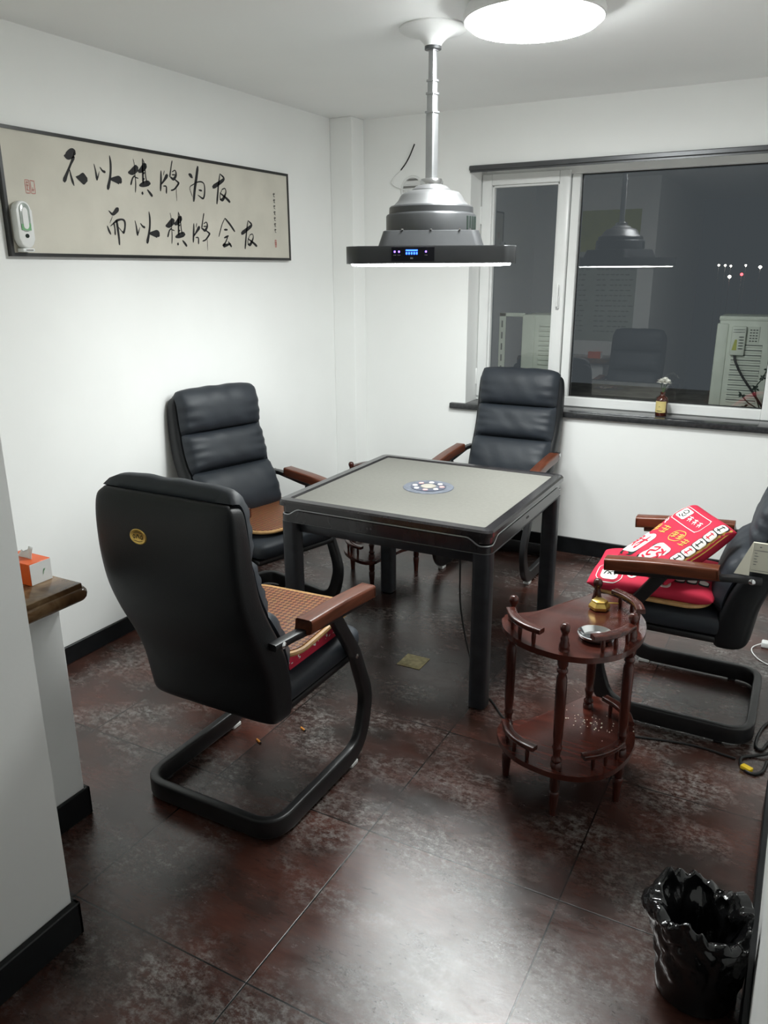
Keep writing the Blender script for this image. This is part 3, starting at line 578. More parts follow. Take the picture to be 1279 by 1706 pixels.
# poster on the short wall above the counter (seen mirrored in the window glass)
t = thing('price_poster', 'large pale green printed poster above the counter mirrored in the window glass', 'poster', (-2.10, YS, 0.96))
obj('poster_sheet', box(-0.40, 0.42, 0.0005, 0.004, 0.0, 1.30), M['postergrey'], t, 0)
obj('header_band', box(-0.40, 0.42, 0.004, 0.0048, 0.90, 1.30), M['posteryel'], t, 0)
pr = random.Random(3); lines = []
for k in range(13):
    z = 0.10+k*0.052
    for s0, s1 in ((-0.34, -0.10), (0.02, 0.12), (0.16, 0.36)):
        x = s0
        while x < s1:
            lw = pr.uniform(0.02, 0.05); lines.append([(x, z, 0.012), (x+lw, z, 0.012)]); x += lw+0.016
lines += [[(-0.32, 0.83, 0.05), (-0.14, 0.83, 0.05)], [(0.06, 0.83, 0.05), (0.30, 0.83, 0.05)]]
obj('printed_lines', ribbon(lines, lambda a, c, l: Vector((a, 0.0042+l, c))), M['greyp'], t, 0)

# ------------------------------------------------------------------ mahjong table
TX, TY, TH = -1.435, 3.075, 0.758
t = thing('game_table', 'square dark automatic mahjong table with grey felt top in the middle of the room', 'table', (TX, TY, 0))
def ring_frame(o, i, z0, z1, ro, ri, lip):
    b = BM(); O = rrect(o*2, o*2, ro, 6); I = rrect(i*2, i*2, ri, 6); O2 = rrect(o*2-0.012, o*2-0.012, ro, 6); I2 = rrect(i*2+0.016, i*2+0.016, ri, 6)
    L0 = [[b.verts.new((x, y, z)) for x, y in P] for P, z in ((O, z0), (O, z1-0.010), (O2, z1-0.002), (I2, z1), (I, z1-lip), (I, z0))]
    n = len(O); m = len(L0)
    for k in range(m):
        a, c = L0[k], L0[(k+1) % m]
        for q in range(n): b.faces.new((a[q], a[(q+1) % n], c[(q+1) % n], c[q]))
    return b
obj('top_frame', ring_frame(0.485, 0.4365, 0.731, TH, 0.030, 0.010, 0.006), M['tblk'], t, 30)
felt = obj('felt_top', prism(rrect(0.876, 0.876, 0.011, 4), 0.738, 0.7505), M['felt'], t, 0)
b = prism(rrect(0.945, 0.945, 0.03, 5), 0.700, 0.733)
obj('shadow_gap', b, M['tblk'], t, 30)
# apron whose upper edge dips at each corner
ap = BM(); out = []
R_ = 0.478
base = rrect(R_*2, R_*2, 0.035, 6); dense = []
for i in range(len(base)):
    a = Vector(base[i]); c = Vector(base[(i+1) % len(base)]); d = (c-a).length
    k = max(1, int(d/0.01)); dense += [tuple(a.lerp(c, s/k)) for s in range(k)]
def ztop(x, y):
    q = min(abs(x), abs(y)); e = max(abs(x), abs(y))
    s = (R_-q)                                   # distance to the corner along the side
    u = min(1, max(0, (s-0.035)/0.060)); u = u*u*(3-2*u)
    return 0.690+0.027*u
rows = [[], [], [], []]
for x, y in dense:
    zt = ztop(x, y); f = (R_-0.010)/R_
    rows[0].append(ap.verts.new((x*f, y*f, zt+0.004))); rows[1].append(ap.verts.new((x, y, zt-0.004)))
    rows[2].append(ap.verts.new((x, y, 0.662))); rows[3].append(ap.verts.new((x*f, y*f, 0.655)))
for r0, r1 in zip(rows, rows[1:]):
    for i in range(len(dense)): ap.faces.new((r0[i], r0[(i+1) % len(dense)], r1[(i+1) % len(dense)], r1[i]))
ap.faces.new(rows[3]); ap.faces.new(rows[0][::-1])
obj('apron', ap, M['tblk'], t, 30)
ed = [(x*(R_-0.004)/R_, y*(R_-0.004)/R_, ztop(x, y)+0.0015) for x, y in dense]
obj('silver_edge_line', tube(ed, 0.0032, 6, closed=True), M['alum'], t)
ed = [(x*1.0, y*1.0, 0.6615) for x, y in dense[::2]]
obj('lower_edge_line', tube(ed, 0.0022, 6, closed=True), M['gun'], t)
obj('machine_body', box(-0.435, 0.435, -0.435, 0.435, 0.605, 0.656, 0.008, 2), M['tleg'], t)
obj('machine_belly', prism(rrect(0.66, 0.66, 0.12, 6), 0.570, 0.606, 0.012, 2), M['bmetal'], t)
for sx in (-1, 1):
    for sy in (-1, 1):
        lb = prism(rrect(0.072, 0.072, 0.020, 4), 0.004, 0.660); lb.transform(Matrix.Translation((sx*0.439, sy*0.439, 0)))
        lg = obj('leg', lb, M['tleg'], t)
        fb = prism(rrect(0.060, 0.060, 0.016, 3), 0.0, 0.005); fb.transform(Matrix.Translation((sx*0.439, sy*0.439, 0))); obj('leg_foot', fb, M['rubber'], lg)
for k in range(4):
    for q, (x, z) in enumerate(((-0.045, 0.690), (-0.030, 0.690))):
        b = lathe([(0, 0), (0.005, 0), (0.005, 0.002), (0, 0.002)], 12); b.transform(Matrix.Rotation(PI/2, 4, 'X')); b.transform(Matrix.Translation((x, -R_, z)))
        b.transform(Matrix.Rotation(k*PI/2, 4, 'Z')); obj('front_stud', b, M['gun'], t)
# centre dial
dial = obj('centre_dial', lathe([(0, 0.7505), (0.112, 0.7505), (0.114, 0.7515), (0.112, 0.7535), (0.0, 0.7545)], 64), mat('blue_grey_dial', (0.13, 0.145, 0.18), 0.4, var=0.25, scale=50), t)
obj('dial_ring', lathe([(0.080, 0.7535), (0.080, 0.7555), (0.074, 0.7562), (0.046, 0.7562), (0.046, 0.7535)], 64, cap=False), mat('navy_dial_ring', (0.07, 0.08, 0.12), 0.35, var=0.2), dial)
obj('dial_knob', lathe([(0, 0.760), (0.030, 0.7595), (0.034, 0.757), (0.034, 0.7535), (0, 0.7535)], 40), mat('beige_dial_knob', (0.40, 0.37, 0.32), 0.35, var=0.05), dial)
for k in range(8):
    a = k*PI/4+0.2
    obj('dial_key', lathe([(0, 0.7582), (0.011, 0.758), (0.012, 0.7562), (0, 0.7562)], 20, center=(0.062*math.cos(a), 0.062*math.sin(a), 0)), M['tilew'] if k % 3 else mat('pale_pink_key', (0.75, 0.42, 0.40), 0.4, var=0.05), dial)
# power cable hanging from the machine to the floor, then along it
cab = spline([(-1.25, 3.02, 0.585), (-1.245, 3.01, 0.43), (-1.235, 3.0, 0.25), (-1.19, 2.97, 0.09), (-1.12, 2.89, 0.006), (-1.04, 2.75, 0.0045), (-0.955, 2.66+0.02, 0.0045), (-0.86, 2.58, 0.0045), (-0.78, 2.60, 0.0045), (-0.60, 2.645, 0.0045), (-0.39, 2.695, 0.0045), (-0.20, 2.735, 0.0045), (-0.045, 2.72, 0.0045)], 8)
cab = [p if p.z > 0.0046 else Vector((p.x, p.y, 0.0046)) for p in cab]
tag(obj('power_cable', tube(cab, 0.0042, 8), M['rubber']), 'thin black power cable hanging under the mahjong table and running along the floor', 'cable')

# ------------------------------------------------------------------ chairs
BACK = [  # rear (u,z), front (u,z) of the shell, station by station from the bottom up; half width
    ((0.088, 0.362), (0.168, 0.358), 0.225), ((0.060, 0.385), (0.185, 0.372), 0.243), ((0.050, 0.44), (0.185, 0.445), 0.250),
    ((0.038, 0.52), (0.168, 0.54), 0.254), ((0.012, 0.60), (0.135, 0.625), 0.257), ((-0.034, 0.70), (0.078, 0.725), 0.259),
    ((-0.066, 0.79), (0.040, 0.805), 0.260), ((-0.081, 0.88), (0.020, 0.885), 0.260), ((-0.085, 0.96), (0.008, 0.96), 0.259),
    ((-0.083, 1.03), (-0.002, 1.03), 0.256), ((-0.076, 1.075), (-0.006, 1.072), 0.248), ((-0.062, 1.097), (-0.016, 1.094), 0.226)]
def resample(stn, k=4):
    a = spline([(r[0], r[1], wd) for r, f, wd in stn], k); c = spline([(f[0], f[1], wd) for r, f, wd in stn], k)
    return [((p.x, p.y), (q.x, q.y), p.z) for p, q in zip(a, c)]
def back_station(r, f, wd):
    c = Vector(((r[0]+f[0])/2, 0, (r[1]+f[1])/2)); d = Vector(((f[0]-r[0])/2, 0, (f[1]-r[1])/2))
    return c, Vector((0, wd, 0)), d
FR = [(0.155, 0.475), (0.162, 0.54), (0.135, 0.63), (0.080, 0.73), (0.042, 0.81), (0.022, 0.89), (0.010, 0.965), (0.002, 1.03), (-0.006, 1.068), (-0.022, 1.094), (-0.046, 1.099)]
FRS = spline([(u, 0, z) for u, z in FR], 10)
def front_at(z):
    for p, q in zip(FRS, FRS[1:]):
        if p.z <= z <= q.z:
            s = (z-p.z)/(q.z-p.z+1e-9); d = (q-p).normalized(); return p.lerp(q, s), d
    return FRS[-1], (FRS[-1]-FRS[-2]).normalized()
ACC = [0.0]
for p_, q_ in zip(FRS, FRS[1:]): ACC.append(ACC[-1]+(q_-p_).length)
def s_of(z):
    for k_, p_ in enumerate(FRS):
        if p_.z >= z: return ACC[k_]
    return ACC[-1]
def front_s(s):
    s = min(max(s, 0), ACC[-1])
    for k_ in range(len(ACC)-1):
        if ACC[k_+1] >= s:
            f = (s-ACC[k_])/(ACC[k_+1]-ACC[k_]); a_, b_ = FRS[max(k_-2, 0)], FRS[min(k_+3, len(FRS)-1)]
            return FRS[k_].lerp(FRS[k_+1], f), (b_-a_).normalized()
def cushion(z0, z1, wd, th, seed, back=0.02):
    """a stuffed back cushion between heights z0 and z1 on the front of the shell"""
    b = BM(); nu, nv = 18, 30; rs = random.Random(seed); gf, gb = [], []
    ph = [rs.uniform(0, 6.28) for _ in range(6)]
    for i in range(nu+1):
        s = i/nu*2-1
        p, d = front_s(z0+(z1-z0)*(s+1)/2); nrm = Vector((d.z, 0, -d.x))
        rf, rb = [], []
        for j in range(nv+1):
            v = j/nv*2-1
            es = (1-abs(s)**3.2); ev = (1-abs(v)**5.0)
            t_ = max(0.0, es)**0.5*max(0.0, ev)**0.42
            wr = 0.0022*(math.sin(9*v+ph[0]+3*s)+math.sin(14*v+5*s+ph[1]))*(0.35+0.65*abs(s)**2)+0.008*abs(v)**4*math.sin(13*s+ph[2]+v)
            y = v*wd*(1-0.02*abs(s)**6)
            rf.append(b.verts.new(p+Vector((0, y, 0))+nrm*((th+wr)*t_)))
            rb.append(b.verts.new(p+Vector((0, y, 0))-nrm*(back*t_)) if 0 < i < nu and 0 < j < nv else rf[-1])
        gf.append(rf); gb.append(rb)
    for i in range(nu):
        for j in range(nv):
            b.faces.new((gf[i][j], gf[i][j+1], gf[i+1][j+1], gf[i+1][j]))
            q = (gb[i][j], gb[i+1][j], gb[i+1][j+1], gb[i][j+1])
            try: b.faces.new(q)
            except ValueError: pass
    return b
def pillow_box(x0, x1, hy, z0, z1, ex=0.22, n=44, crown=0.012):
    """soft rectangular cushion (superellipsoid with a crowned top)"""
    b = BM(); nu, nv = n, 18; g = []
    cx, cz = (x0+x1)/2, (z0+z1)/2; hx, hz = (x1-x0)/2, (z1-z0)/2
    for i in range(nv+1):
        ph = -PI/2+PI*i/nv; cr = sgnp(math.cos(ph), 0.42); z = sgnp(math.sin(ph), 0.55)
        row = []
        for k in range(nu):
            a = 2*PI*k/nu; x = sgnp(math.cos(a), ex)*cr; y = sgnp(math.sin(a), ex)*cr
            row.append(b.verts.new((cx+hx*x, hy*y, cz+hz*z+(crown*(1-x*x)*(1-y*y) if z > 0 else 0))))
        g.append(row)
    for i in range(nv):
        for k in range(nu): b.faces.new((g[i][k], g[i][(k+1) % nu], g[i+1][(k+1) % nu], g[i+1][k]))
    bmesh.ops.remove_doubles(b, verts=b.verts[:], dist=1e-5)
    return b
def make_chair(label, loc, rz):
    t = thing('office_armchair', label, 'chair', loc, rz, 'black cantilever armchairs around the table')
    sh = obj('backrest_shell', loft([back_station(*s) for s in resample(BACK)], 48, 0.36), M['leather'], t, 60)
    # stitched seam running round the rear panel
    sp = []
    for r, f, wd in resample(BACK[1:-1], 3): sp.append((Vector((r[0]*0.9+f[0]*0.1-0.002, 0, r[1])), wd))
    seam = [p+Vector((0, -(wd-0.014), 0)) for p, wd in sp]+[p+Vector((0, wd-0.014, 0)) for p, wd in sp[::-1]]
    # brass badge on the rear panel
    bd = lathe([(0, 0), (0.030, 0), (0.032, 0.002), (0.029, 0.004), (0.026, 0.003), (0, 0.003)], 32)
    bd.transform(Matrix.Diagonal((1, 0.72, 1, 1))); bd.transform(Matrix.Rotation(PI/2, 4, 'Z')); bd.transform(Matrix.Rotation(-PI/2, 4, 'Y'))
    bd.transform(Matrix.Translation((-0.0835, 0.075, 0.975))); bdg = obj('badge', bd, M['gold'], sh)
    ins = ribbon([[(-0.018, 0.0, 0.002), (-0.014, 0.006, 0.002), (-0.010, 0.0, 0.002), (-0.014, -0.006, 0.002), (-0.018, 0.0, 0.002)], [(-0.006, -0.005, 0.002), (0.0, 0.007, 0.0025), (0.006, -0.005, 0.002)], [(0.010, 0.0, 0.002), (0.014, 0.006, 0.002), (0.018, 0.0, 0.002), (0.014, -0.006, 0.002), (0.010, 0.0, 0.002)], [(-0.016, -0.011, 0.0015), (0.0, -0.014, 0.0015), (0.016, -0.011, 0.0015)], [(-0.016, 0.011, 0.0015), (0.0, 0.014, 0.0015), (0.016, 0.011, 0.0015)]], lambda a, c, l: Vector((-0.0867-l, 0.075-a, 0.975+c)))
    obj('badge_emblem', ins, M['tileb'], sh)
    obj('head_cushion', cushion(s_of(0.912), ACC[-1], 0.240, 0.062, 1), M['pad'], t, 70)
    obj('upper_back_cushion', cushion(s_of(0.722), s_of(0.918), 0.240, 0.062, 2), M['pad'], t, 70)
    obj('lumbar_cushion', cushion(s_of(0.490), s_of(0.728), 0.240, 0.058, 3), M['pad'], t, 70)
    obj('seat', pillow_box(0.105, 0.618, 0.248, 0.392, 0.492), M['pad'], t, 70)
    obj('seat_pan', box(0.13, 0.585, -0.235, 0.235, 0.375, 0.402, 0.008, 2), M['bmetal'], t)
    # one bent bar: rear rail, floor rails, front bends, rising back to the arms
    zf = 0.041
    side = [(0.0, 0.275-0.015, zf), (0.50, 0.26, zf), (0.592, 0.26, 0.235), (0.470, 0.26, 0.440), (0.385, 0.26, 0.615)]
    P = [Vector((0.015, 0, zf)), Vector((0.015, 0.262, zf)), Vector((0.535, 0.262, zf)), Vector((0.590, 0.262, 0.225)), Vector((0.500, 0.268, 0.435)), Vector((0.365, 0.272, 0.630))]
    fl = fillet(P, [0, 0.085, 0.13, 0.16, 0.10, 0], 9)
    full = [Vector((p.x, -p.y, p.z)) for p in fl[::-1]][:-1]+fl
    # flat bar section: 26 mm wide (level), 50 mm tall; frame turned with the bend
    b = BM(); rings = []; n = len(full); sec = rrect(0.032, 0.066, 0.008, 3)
    for i in range(n):
        tg = (full[min(i+1, n-1)]-full[max(i-1, 0)]).normalized()
        lat = Vector((0, 1, 0))*(1 if full[i].y >= 0 else -1)
        # outward direction in plan: mix from rear (-x) to sideways (y)
        if full[i].z < zf+0.001 and abs(tg.z) < 1e-3: s_ = Vector((0, 0, 1)).cross(tg).normalized(); s_ = -s_
        else:
            s_ = Vector((0, 1, 0)); s_ = (s_-tg*s_.dot(tg)).normalized()
            if i < n/2: s_ = s_ if True else s_
        n_ = s_.cross(tg).normalized()
        # keep the frame continuous
        if rings and n_.dot(pn) < 0: n_ = -n_; s_ = -s_
        pn = n_
        th_ = 0.066 if full[i].z < 0.12 else 0.066-0.020*min(1, (full[i].z-0.12)/0.3)
        rings.append([b.verts.new(full[i]+s_*x+n_*(y*th_/0.066)) for x, y in sec])
    for r0, r1 in zip(rings, rings[1:]):
        for j in range(len(sec)): b.faces.new((r0[j], r0[(j+1) % len(sec)], r1[(j+1) % len(sec)], r1[j]))
    b.faces.new(rings[0][::-1]); b.faces.new(rings[-1])
    obj('cantilever_frame', b, M['bmetal'], t, 50)
    for s in (-1, 1):
        # steel arm bar from the backrest to under the armrest
        ab = sweep([(0.045, s*0.268, 0.655), (0.13, s*0.278, 0.654), (0.30, s*0.281, 0.633), (0.535, s*0.281, 0.613)], rrect(0.034, 0.022, 0.005, 2), up=(0, 0, 1))
        obj('arm_bar', ab, M['bmetal'], t)
        # wooden armrest
        a0, a1 = Vector((0.190, s*0.286, 0.668)), Vector((0.566, s*0.286, 0.640))
        pth = [a0, a0.lerp(a1, 0.02), a0.lerp(a1, 0.5)+Vector((0, 0, 0.004)), a0.lerp(a1, 0.97), a1]
        ar = sweep(spline(pth, 5), rrect(0.060, 0.046, 0.009, 4), up=(0, 0, 1)); bmesh.ops.bevel(ar, geom=[e for e in ar.edges if len(e.link_faces) == 2 and any(len(f.verts) > 4 for f in e.link_faces)], offset=0.008, segments=3, affect='EDGES')
        obj('armrest', ar, M['rwood'], t, 50)
        bl = lathe([(0, 0), (0.011, 0), (0.011, 0.004), (0.006, 0.008), (0, 0.009)], 14); bl.transform(Matrix.Rotation(-s*PI/2, 4, 'X')); bl.transform(Matrix.Translation((0.075, s*0.287, 0.655)))
        obj('arm_bolt', bl, M['chrome'], t)
        bl = lathe([(0, 0), (0.009, 0), (0.009, 0.004), (0, 0.006)], 14); bl.transform(Matrix.Rotation(-s*PI/2, 4, 'X')); bl.transform(Matrix.Translation((0.495, s*0.281, 0.425)))
        obj('seat_bolt', bl, M['chrome'], t)
        obj('floor_glide', box(0.455, 0.500, s*0.262-0.017, s*0.262+0.017, 0.0, 0.016, 0.003, 1), M['white'], t)
        obj('floor_glide', box(0.10, 0.13, s*0.262-0.012, s*0.262+0.012, 0.0, 0.0085, 0.002, 1), M['bmetal'], t)
    return t
CH = [((-1.51, 1.575, 0), 90, 'black leatherette armchair seen from behind in the left foreground with a round brass badge'),
      ((-2.615, 3.075, 0), -15, 'black leatherette armchair standing against the left wall behind the table'),
      ((-1.495, 4.445, 0), -90, 'black leatherette armchair facing the camera in front of the window sill'),
      ((0.0, 3.075, 0), 180, 'black leatherette armchair at the right edge holding the folded red quilt')]
ch0 = make_chair(CH[0][2], CH[0][0], math.radians(CH[0][1]))
for loc, a, lab in CH[1:]: dup(ch0, loc, math.radians(a), lab)

# ------------------------------------------------------------------ woven seat mats and red cushions
def mat_pad(name, hx, hy, th, r, m1, loc, rz, label, rx=0.0, ry=0.0):
    t = thing(name, label, 'seat mat', loc, rz); t.rotation_euler = (rx, ry, rz)
    P = rrect(hx*2, hy*2, r, 8)
    obj('woven_panel', prism([(x*0.96, y*0.96) for x, y in P], 0.001, th, 0.003, 2), m1, t)
    obj('bound_edge', tube([(x, y, th*0.5) for x, y in P], th*0.55, 8, closed=True), M['cane'], t)
    return t
# foreground chair: thin red cushion, then the mat
t = thing('red_seat_cushion', 'thin red patterned cushion under the woven mat on the foreground chair', 'cushion', (-1.505, 1.925, 0.500))
b = prism(rrect(0.43, 0.41, 0.05, 6), 0, 0.048, 0.018, 4); obj('cushion_body', b, M['red'], t)
pr = random.Random(11); sp = []
for k in range(60):
    if k % 2: y, z = pr.uniform(-0.17, 0.17), pr.uniform(0.008, 0.040); a_ = pr.uniform(0, 3.1); sp.append([(y, z, 0.005), (y+0.008*math.cos(a_), z+0.006*math.sin(a_), 0.004)])
obj('pale_speckle_print', ribbon(sp, lambda a, c, l: Vector((0.2153+l-0.018*(1-math.sqrt(max(0, 1-((c-0.024)/0.024)**2*0.9))), a, c))), M['tilew'], t, 0)
mat_pad('woven_seat_mat', 0.225, 0.215, 0.016, 0.09, M['weave'], (-1.500, 1.945, 0.552), 0.05, 'brown woven cane seat mat lying on the red cushion of the foreground chair', rx=0.03, ry=0.0)
mat_pad('woven_seat_mat', 0.23, 0.235, 0.016, 0.10, M['weave'], (-2.285, 3.02, 0.508), math.radians(-14), 'brown woven cane seat mat on the armchair against the left wall')
mat_pad('woven_seat_mat', 0.215, 0.230, 0.014, 0.09, M['cane'], (-0.420, 3.045, 0.505), 0.0, 'tan woven cane seat mat peeking out beneath the red quilt on the right chair')

# ------------------------------------------------------------------ folded red quilt with mahjong print on the right chair
qt = thing('folded_red_quilt', 'folded red quilt printed with mahjong tiles lying on the right armchair', 'quilt', (-0.40, 2.97, 0.52))
QO = Vector((-0.40, 2.97, 0.52))
def quad_pad(c, th, nu=26, nv=26, wob=0.004, seed=0, edge=0.14):
    """soft pad over a four-cornered face; returns bmesh and the top-surface function"""
    c = [Vector(p)-QO for p in c]
    ph = [random.Random(seed+k).uniform(0, 6.28) for k in range(4)]
    nn = ((c[1]-c[0]).cross(c[3]-c[0])).normalized()
    if nn.z < 0: nn = -nn
    def prof(s): return max(0.0, 1-abs(2*s-1)**6)**0.5
    def mid(s, q):
        p = (c[0]*(1-s)+c[1]*s)*(1-q)+(c[3]*(1-s)+c[2]*s)*q
        w_ = wob*(math.sin(7*s+ph[0]+3*q)+math.sin(9*q+ph[1]-2*s))
        return p+nn*w_
    def top(s, q, l=0.0):
        return mid(s, q)+nn*(th/2*prof(s)*prof(q)*(1+0.15*math.sin(5*s+ph[2])*math.sin(4*q+ph[3]))+l)
    def bot(s, q): return mid(s, q)-nn*(th/2*prof(s)*prof(q))
    b = BM(); A, B = [], []
    for i in range(nu+1):
        ra, rb = [], []
        for j in range(nv+1):
            s = 0.5-0.5*math.cos(PI*i/nu); q = 0.5-0.5*math.cos(PI*j/nv)
            e = i in (0, nu) or j in (0, nv)
            v = b.verts.new(top(s, q)); ra.append(v); rb.append(v if e else b.verts.new(bot(s, q)))
        A.append(ra); B.append(rb)
    for i in range(nu):
        for j in range(nv):
            b.faces.new((A[i][j], A[i+1][j], A[i+1][j+1], A[i][j+1]))
            try: b.faces.new((B[i][j], B[i][j+1], B[i+1][j+1], B[i+1][j]))
            except ValueError: pass
    return b, top
def rr_outline(cx, cy, w_, h_, r, n=5, rot=0.0):
    return [(cx+math.cos(rot)*x-math.sin(rot)*y, cy+math.sin(rot)*x+math.cos(rot)*y) for x, y in rrect(w_, h_, min(r, w_/2-1e-4, h_/2-1e-4), n)]
def decal(poly, top, l, b=None, lay=4):
    """filled patch in surface coordinates, rings shrinking to the centre"""
    b = BM() if b is None else b
    cx = sum(p[0] for p in poly)/len(poly); cy = sum(p[1] for p in poly)/len(poly); rings = []
    for k in range(lay):
        f = 1-k/lay; rings.append([b.verts.new(top(cx+(x-cx)*f, cy+(y-cy)*f, l)) for x, y in poly])
    cv = b.verts.new(top(cx, cy, l)); n = len(poly)
    for r0, r1 in zip(rings, rings[1:]):
        for i in range(n): b.faces.new((r0[i], r0[(i+1) % n], r1[(i+1) % n], r1[i]))
    for i in range(n): b.faces.new((rings[-1][i], rings[-1][(i+1) % n], cv))
    return b
# lower fold
lowc = [(-0.640, 2.805, 0.545), (-0.190, 2.812, 0.548), (-0.185, 3.20, 0.552), (-0.650, 3.16, 0.550)]
b, ltop = quad_pad(lowc, 0.078, wob=0.003, seed=5)
lowo = obj('lower_fold', b, M['red'], qt, 70)
# upper fold: corner order front-left, front-right(near), back-right, back-left as seen by the sitter
BLc, BRc, TRc, TLc = (-0.572, 3.000, 0.592), (-0.360, 2.800, 0.585), (-0.148, 2.935, 0.775), (-0.318, 3.185, 0.790)
b, utop = quad_pad([BLc, BRc, TRc, TLc], 0.085, wob=0.003, seed=2)
up_ = obj('upper_fold', b, M['red'], qt, 70)
# ---- print on the upper fold; s runs towards the near arm, q up the slope
pw, pb, prd, pg = BM(), BM(), BM(), BM()
def line(pts, w_, top, b, l=0.0016): ribbon([[(x, y, w_) for x, y in pts]], lambda a, c, k: top(a, c, l), bm=b)
def outline(poly, w_, top, b, l=0.0016): line(list(poly)+[poly[0], poly[1]], w_, top, b, l)
# row of white tiles along the near edge
for k in range(6):
    q = 0.16+k*0.145; P = rr_outline(0.90, q, 0.115, 0.132, 0.03)
    decal(rr_outline(0.90, q, 0.135, 0.150, 0.035), utop, 0.0010, pb); decal(P, utop, 0.0018, pw)
    gl = prd if k % 2 == 0 else pb
    line([(0.87, q-0.03), (0.93, q-0.03)], 0.014, utop, gl, 0.0026); line([(0.90, q-0.05), (0.90, q+0.045)], 0.014, utop, gl, 0.0026); line([(0.87, q+0.03), (0.925, q+0.035)], 0.012, utop, gl, 0.0026)
line([(0.975, 0.08), (0.978, 0.5), (0.975, 0.96)], 0.035, utop, pg)
# big white tiles near the lower edge: one with 財-like brush strokes, one with a swirl
for cx, cy, rot in ((0.16, 0.24, 0.1), (0.58, 0.20, -0.1)):
    decal(rr_outline(cx-0.01, cy-0.02, 0.33, 0.37, 0.08, rot=rot), utop, 0.0010, pb); decal(rr_outline(cx, cy, 0.30, 0.33, 0.07, rot=rot), utop, 0.0018, pw)
def rot(pts, cx, cy, a, s): return [(cx+s*(math.cos(a)*x-math.sin(a)*y), cy+s*(math.sin(a)*x+math.cos(a)*y)) for x, y in pts]
for st in ([(-0.9, 0.8), (-0.9, -0.2)], [(-0.9, 0.8), (-0.25, 0.8)], [(-0.25, 0.8), (-0.25, -0.2)], [(-0.9, 0.45), (-0.25, 0.45)], [(-0.9, 0.1), (-0.25, 0.1)], [(-0.9, -0.2), (-0.25, -0.2)], [(-0.75, -0.2), (-1.0, -0.8)], [(-0.4, -0.2), (-0.15, -0.7)], [(0.0, 0.35), (0.95, 0.35)], [(0.55, 0.9), (0.55, -0.8), (0.35, -0.65)], [(0.5, 0.3), (0.05, -0.5)]):
    line(rot(st, 0.16, 0.24, 0.1, 0.12), 0.026, utop, prd, 0.0026)
for st in ([(-0.9, 0.5), (-0.3, 0.8), (-0.2, 0.3), (-0.8, 0.0), (-0.5, -0.5), (-0.1, -0.3)], [(0.1, 0.8), (0.7, 0.6), (0.3, 0.2), (0.8, 0.0), (0.4, -0.6), (0.0, -0.8)], [(0.8, 0.9), (0.95, 0.4)], [(-0.9, -0.8), (-0.3, -0.9)]):
    line(rot(st, 0.58, 0.20, -0.1, 0.12), 0.026, utop, prd, 0.0026)
# gold motifs across the middle
outline(rr_outline(0.52, 0.53, 0.22, 0.16, 0.08, rot=0.2), 0.010, utop, pg)
for cx, cy, a, s in ((0.46, 0.53, 0.2, 0.040), (0.57, 0.54, 0.2, 0.040), (0.25, 0.52, 0.1, 0.055), (0.10, 0.50, 0.4, 0.050), (0.72, 0.50, 0.0, 0.055)):
    for st in ([(-1, 0.7), (1, 0.8)], [(-1, 0), (1, 0.1)], [(0, 1), (0, -1)], [(-0.9, -0.9), (0.9, -0.7)], [(0.9, 0.6), (0.5, -0.6)]):
        line(rot(st, cx, cy, a, s), 0.013, utop, pg, 0.0016)
# label cartouche near the top with a white tile and white characters
outline(rr_outline(0.40, 0.78, 0.62, 0.22, 0.07), 0.008, utop, pw)
decal(rr_outline(0.22, 0.79, 0.19, 0.15, 0.03), utop, 0.0018, pw)
for st in ([(-0.8, 0.3), (-0.2, 0.8), (0.6, 0.5), (0.2, 0.0), (-0.5, 0.1)], [(-0.3, -0.3), (0.5, -0.6), (0.8, 0.0)], [(-0.7, -0.7), (0.1, -0.9)]):
    line(rot(st, 0.22, 0.79, 0.0, 0.065), 0.012, utop, pb, 0.0026)
for cx in (0.38, 0.49, 0.60):
    for st in ([(-1, 0.7), (0.9, 0.7)], [(0.1, 1), (-0.2, -1)], [(-0.8, -0.2), (0.9, 0.0)], [(0.4, 0.2), (0.9, -0.9)]):
        line(rot(st, cx, 0.775, 0.1, 0.038), 0.012, utop, pw, 0.0016)
for cx, cy in ((0.06, 0.66), (0.12, 0.62)):
    line([(cx-0.02, cy+0.03), (cx+0.01, cy), (cx-0.01, cy-0.01), (cx+0.02, cy-0.04)], 0.016, utop, pw, 0.0016)
obj('white_print', pw, M['tilew'], up_, 0); obj('black_print', pb, M['tileb'], up_, 0); obj('crimson_print', prd, M['tiler'], up_, 0); obj('gold_print', pg, M['tileg'], up_, 0)
# print on the lower fold
pw, pb, pg = BM(), BM(), BM()
decal(rr_outline(0.17, 0.12, 0.14, 0.17, 0.04), ltop, 0.0014, pw); outline(rr_outline(0.17, 0.16, 0.21, 0.30, 0.07), 0.006, ltop, pw)
for st in ([(-0.8, -0.5), (-0.5, 0.5), (0.0, 0.2), (0.5, 0.5), (0.8, -0.5)], [(-0.3, -0.4), (0.0, 0.0), (0.3, -0.5)]): line(rot(st, 0.17, 0.12, 0.0, 0.055), 0.012, ltop, pb, 0.0022)
for cx, cy in ((0.33, 0.22), (0.35, 0.10)): line([(cx-0.03, cy+0.02), (cx, cy), (cx+0.03, cy+0.04)], 0.022, ltop, pw)
decal(rr_outline(0.62, 0.08, 0.09, 0.10, 0.035), ltop, 0.0014, pw); decal(rr_outline(0.62, 0.08, 0.05, 0.05, 0.02), ltop, 0.0022, pg)
for k in range(3): decal(rr_outline(0.72+k*0.09, 0.20+0.01*k, 0.085, 0.12, 0.03), ltop, 0.0014, pb); decal(rr_outline(0.72+k*0.09, 0.21+0.01*k, 0.070, 0.09, 0.03), ltop, 0.0022, pw)
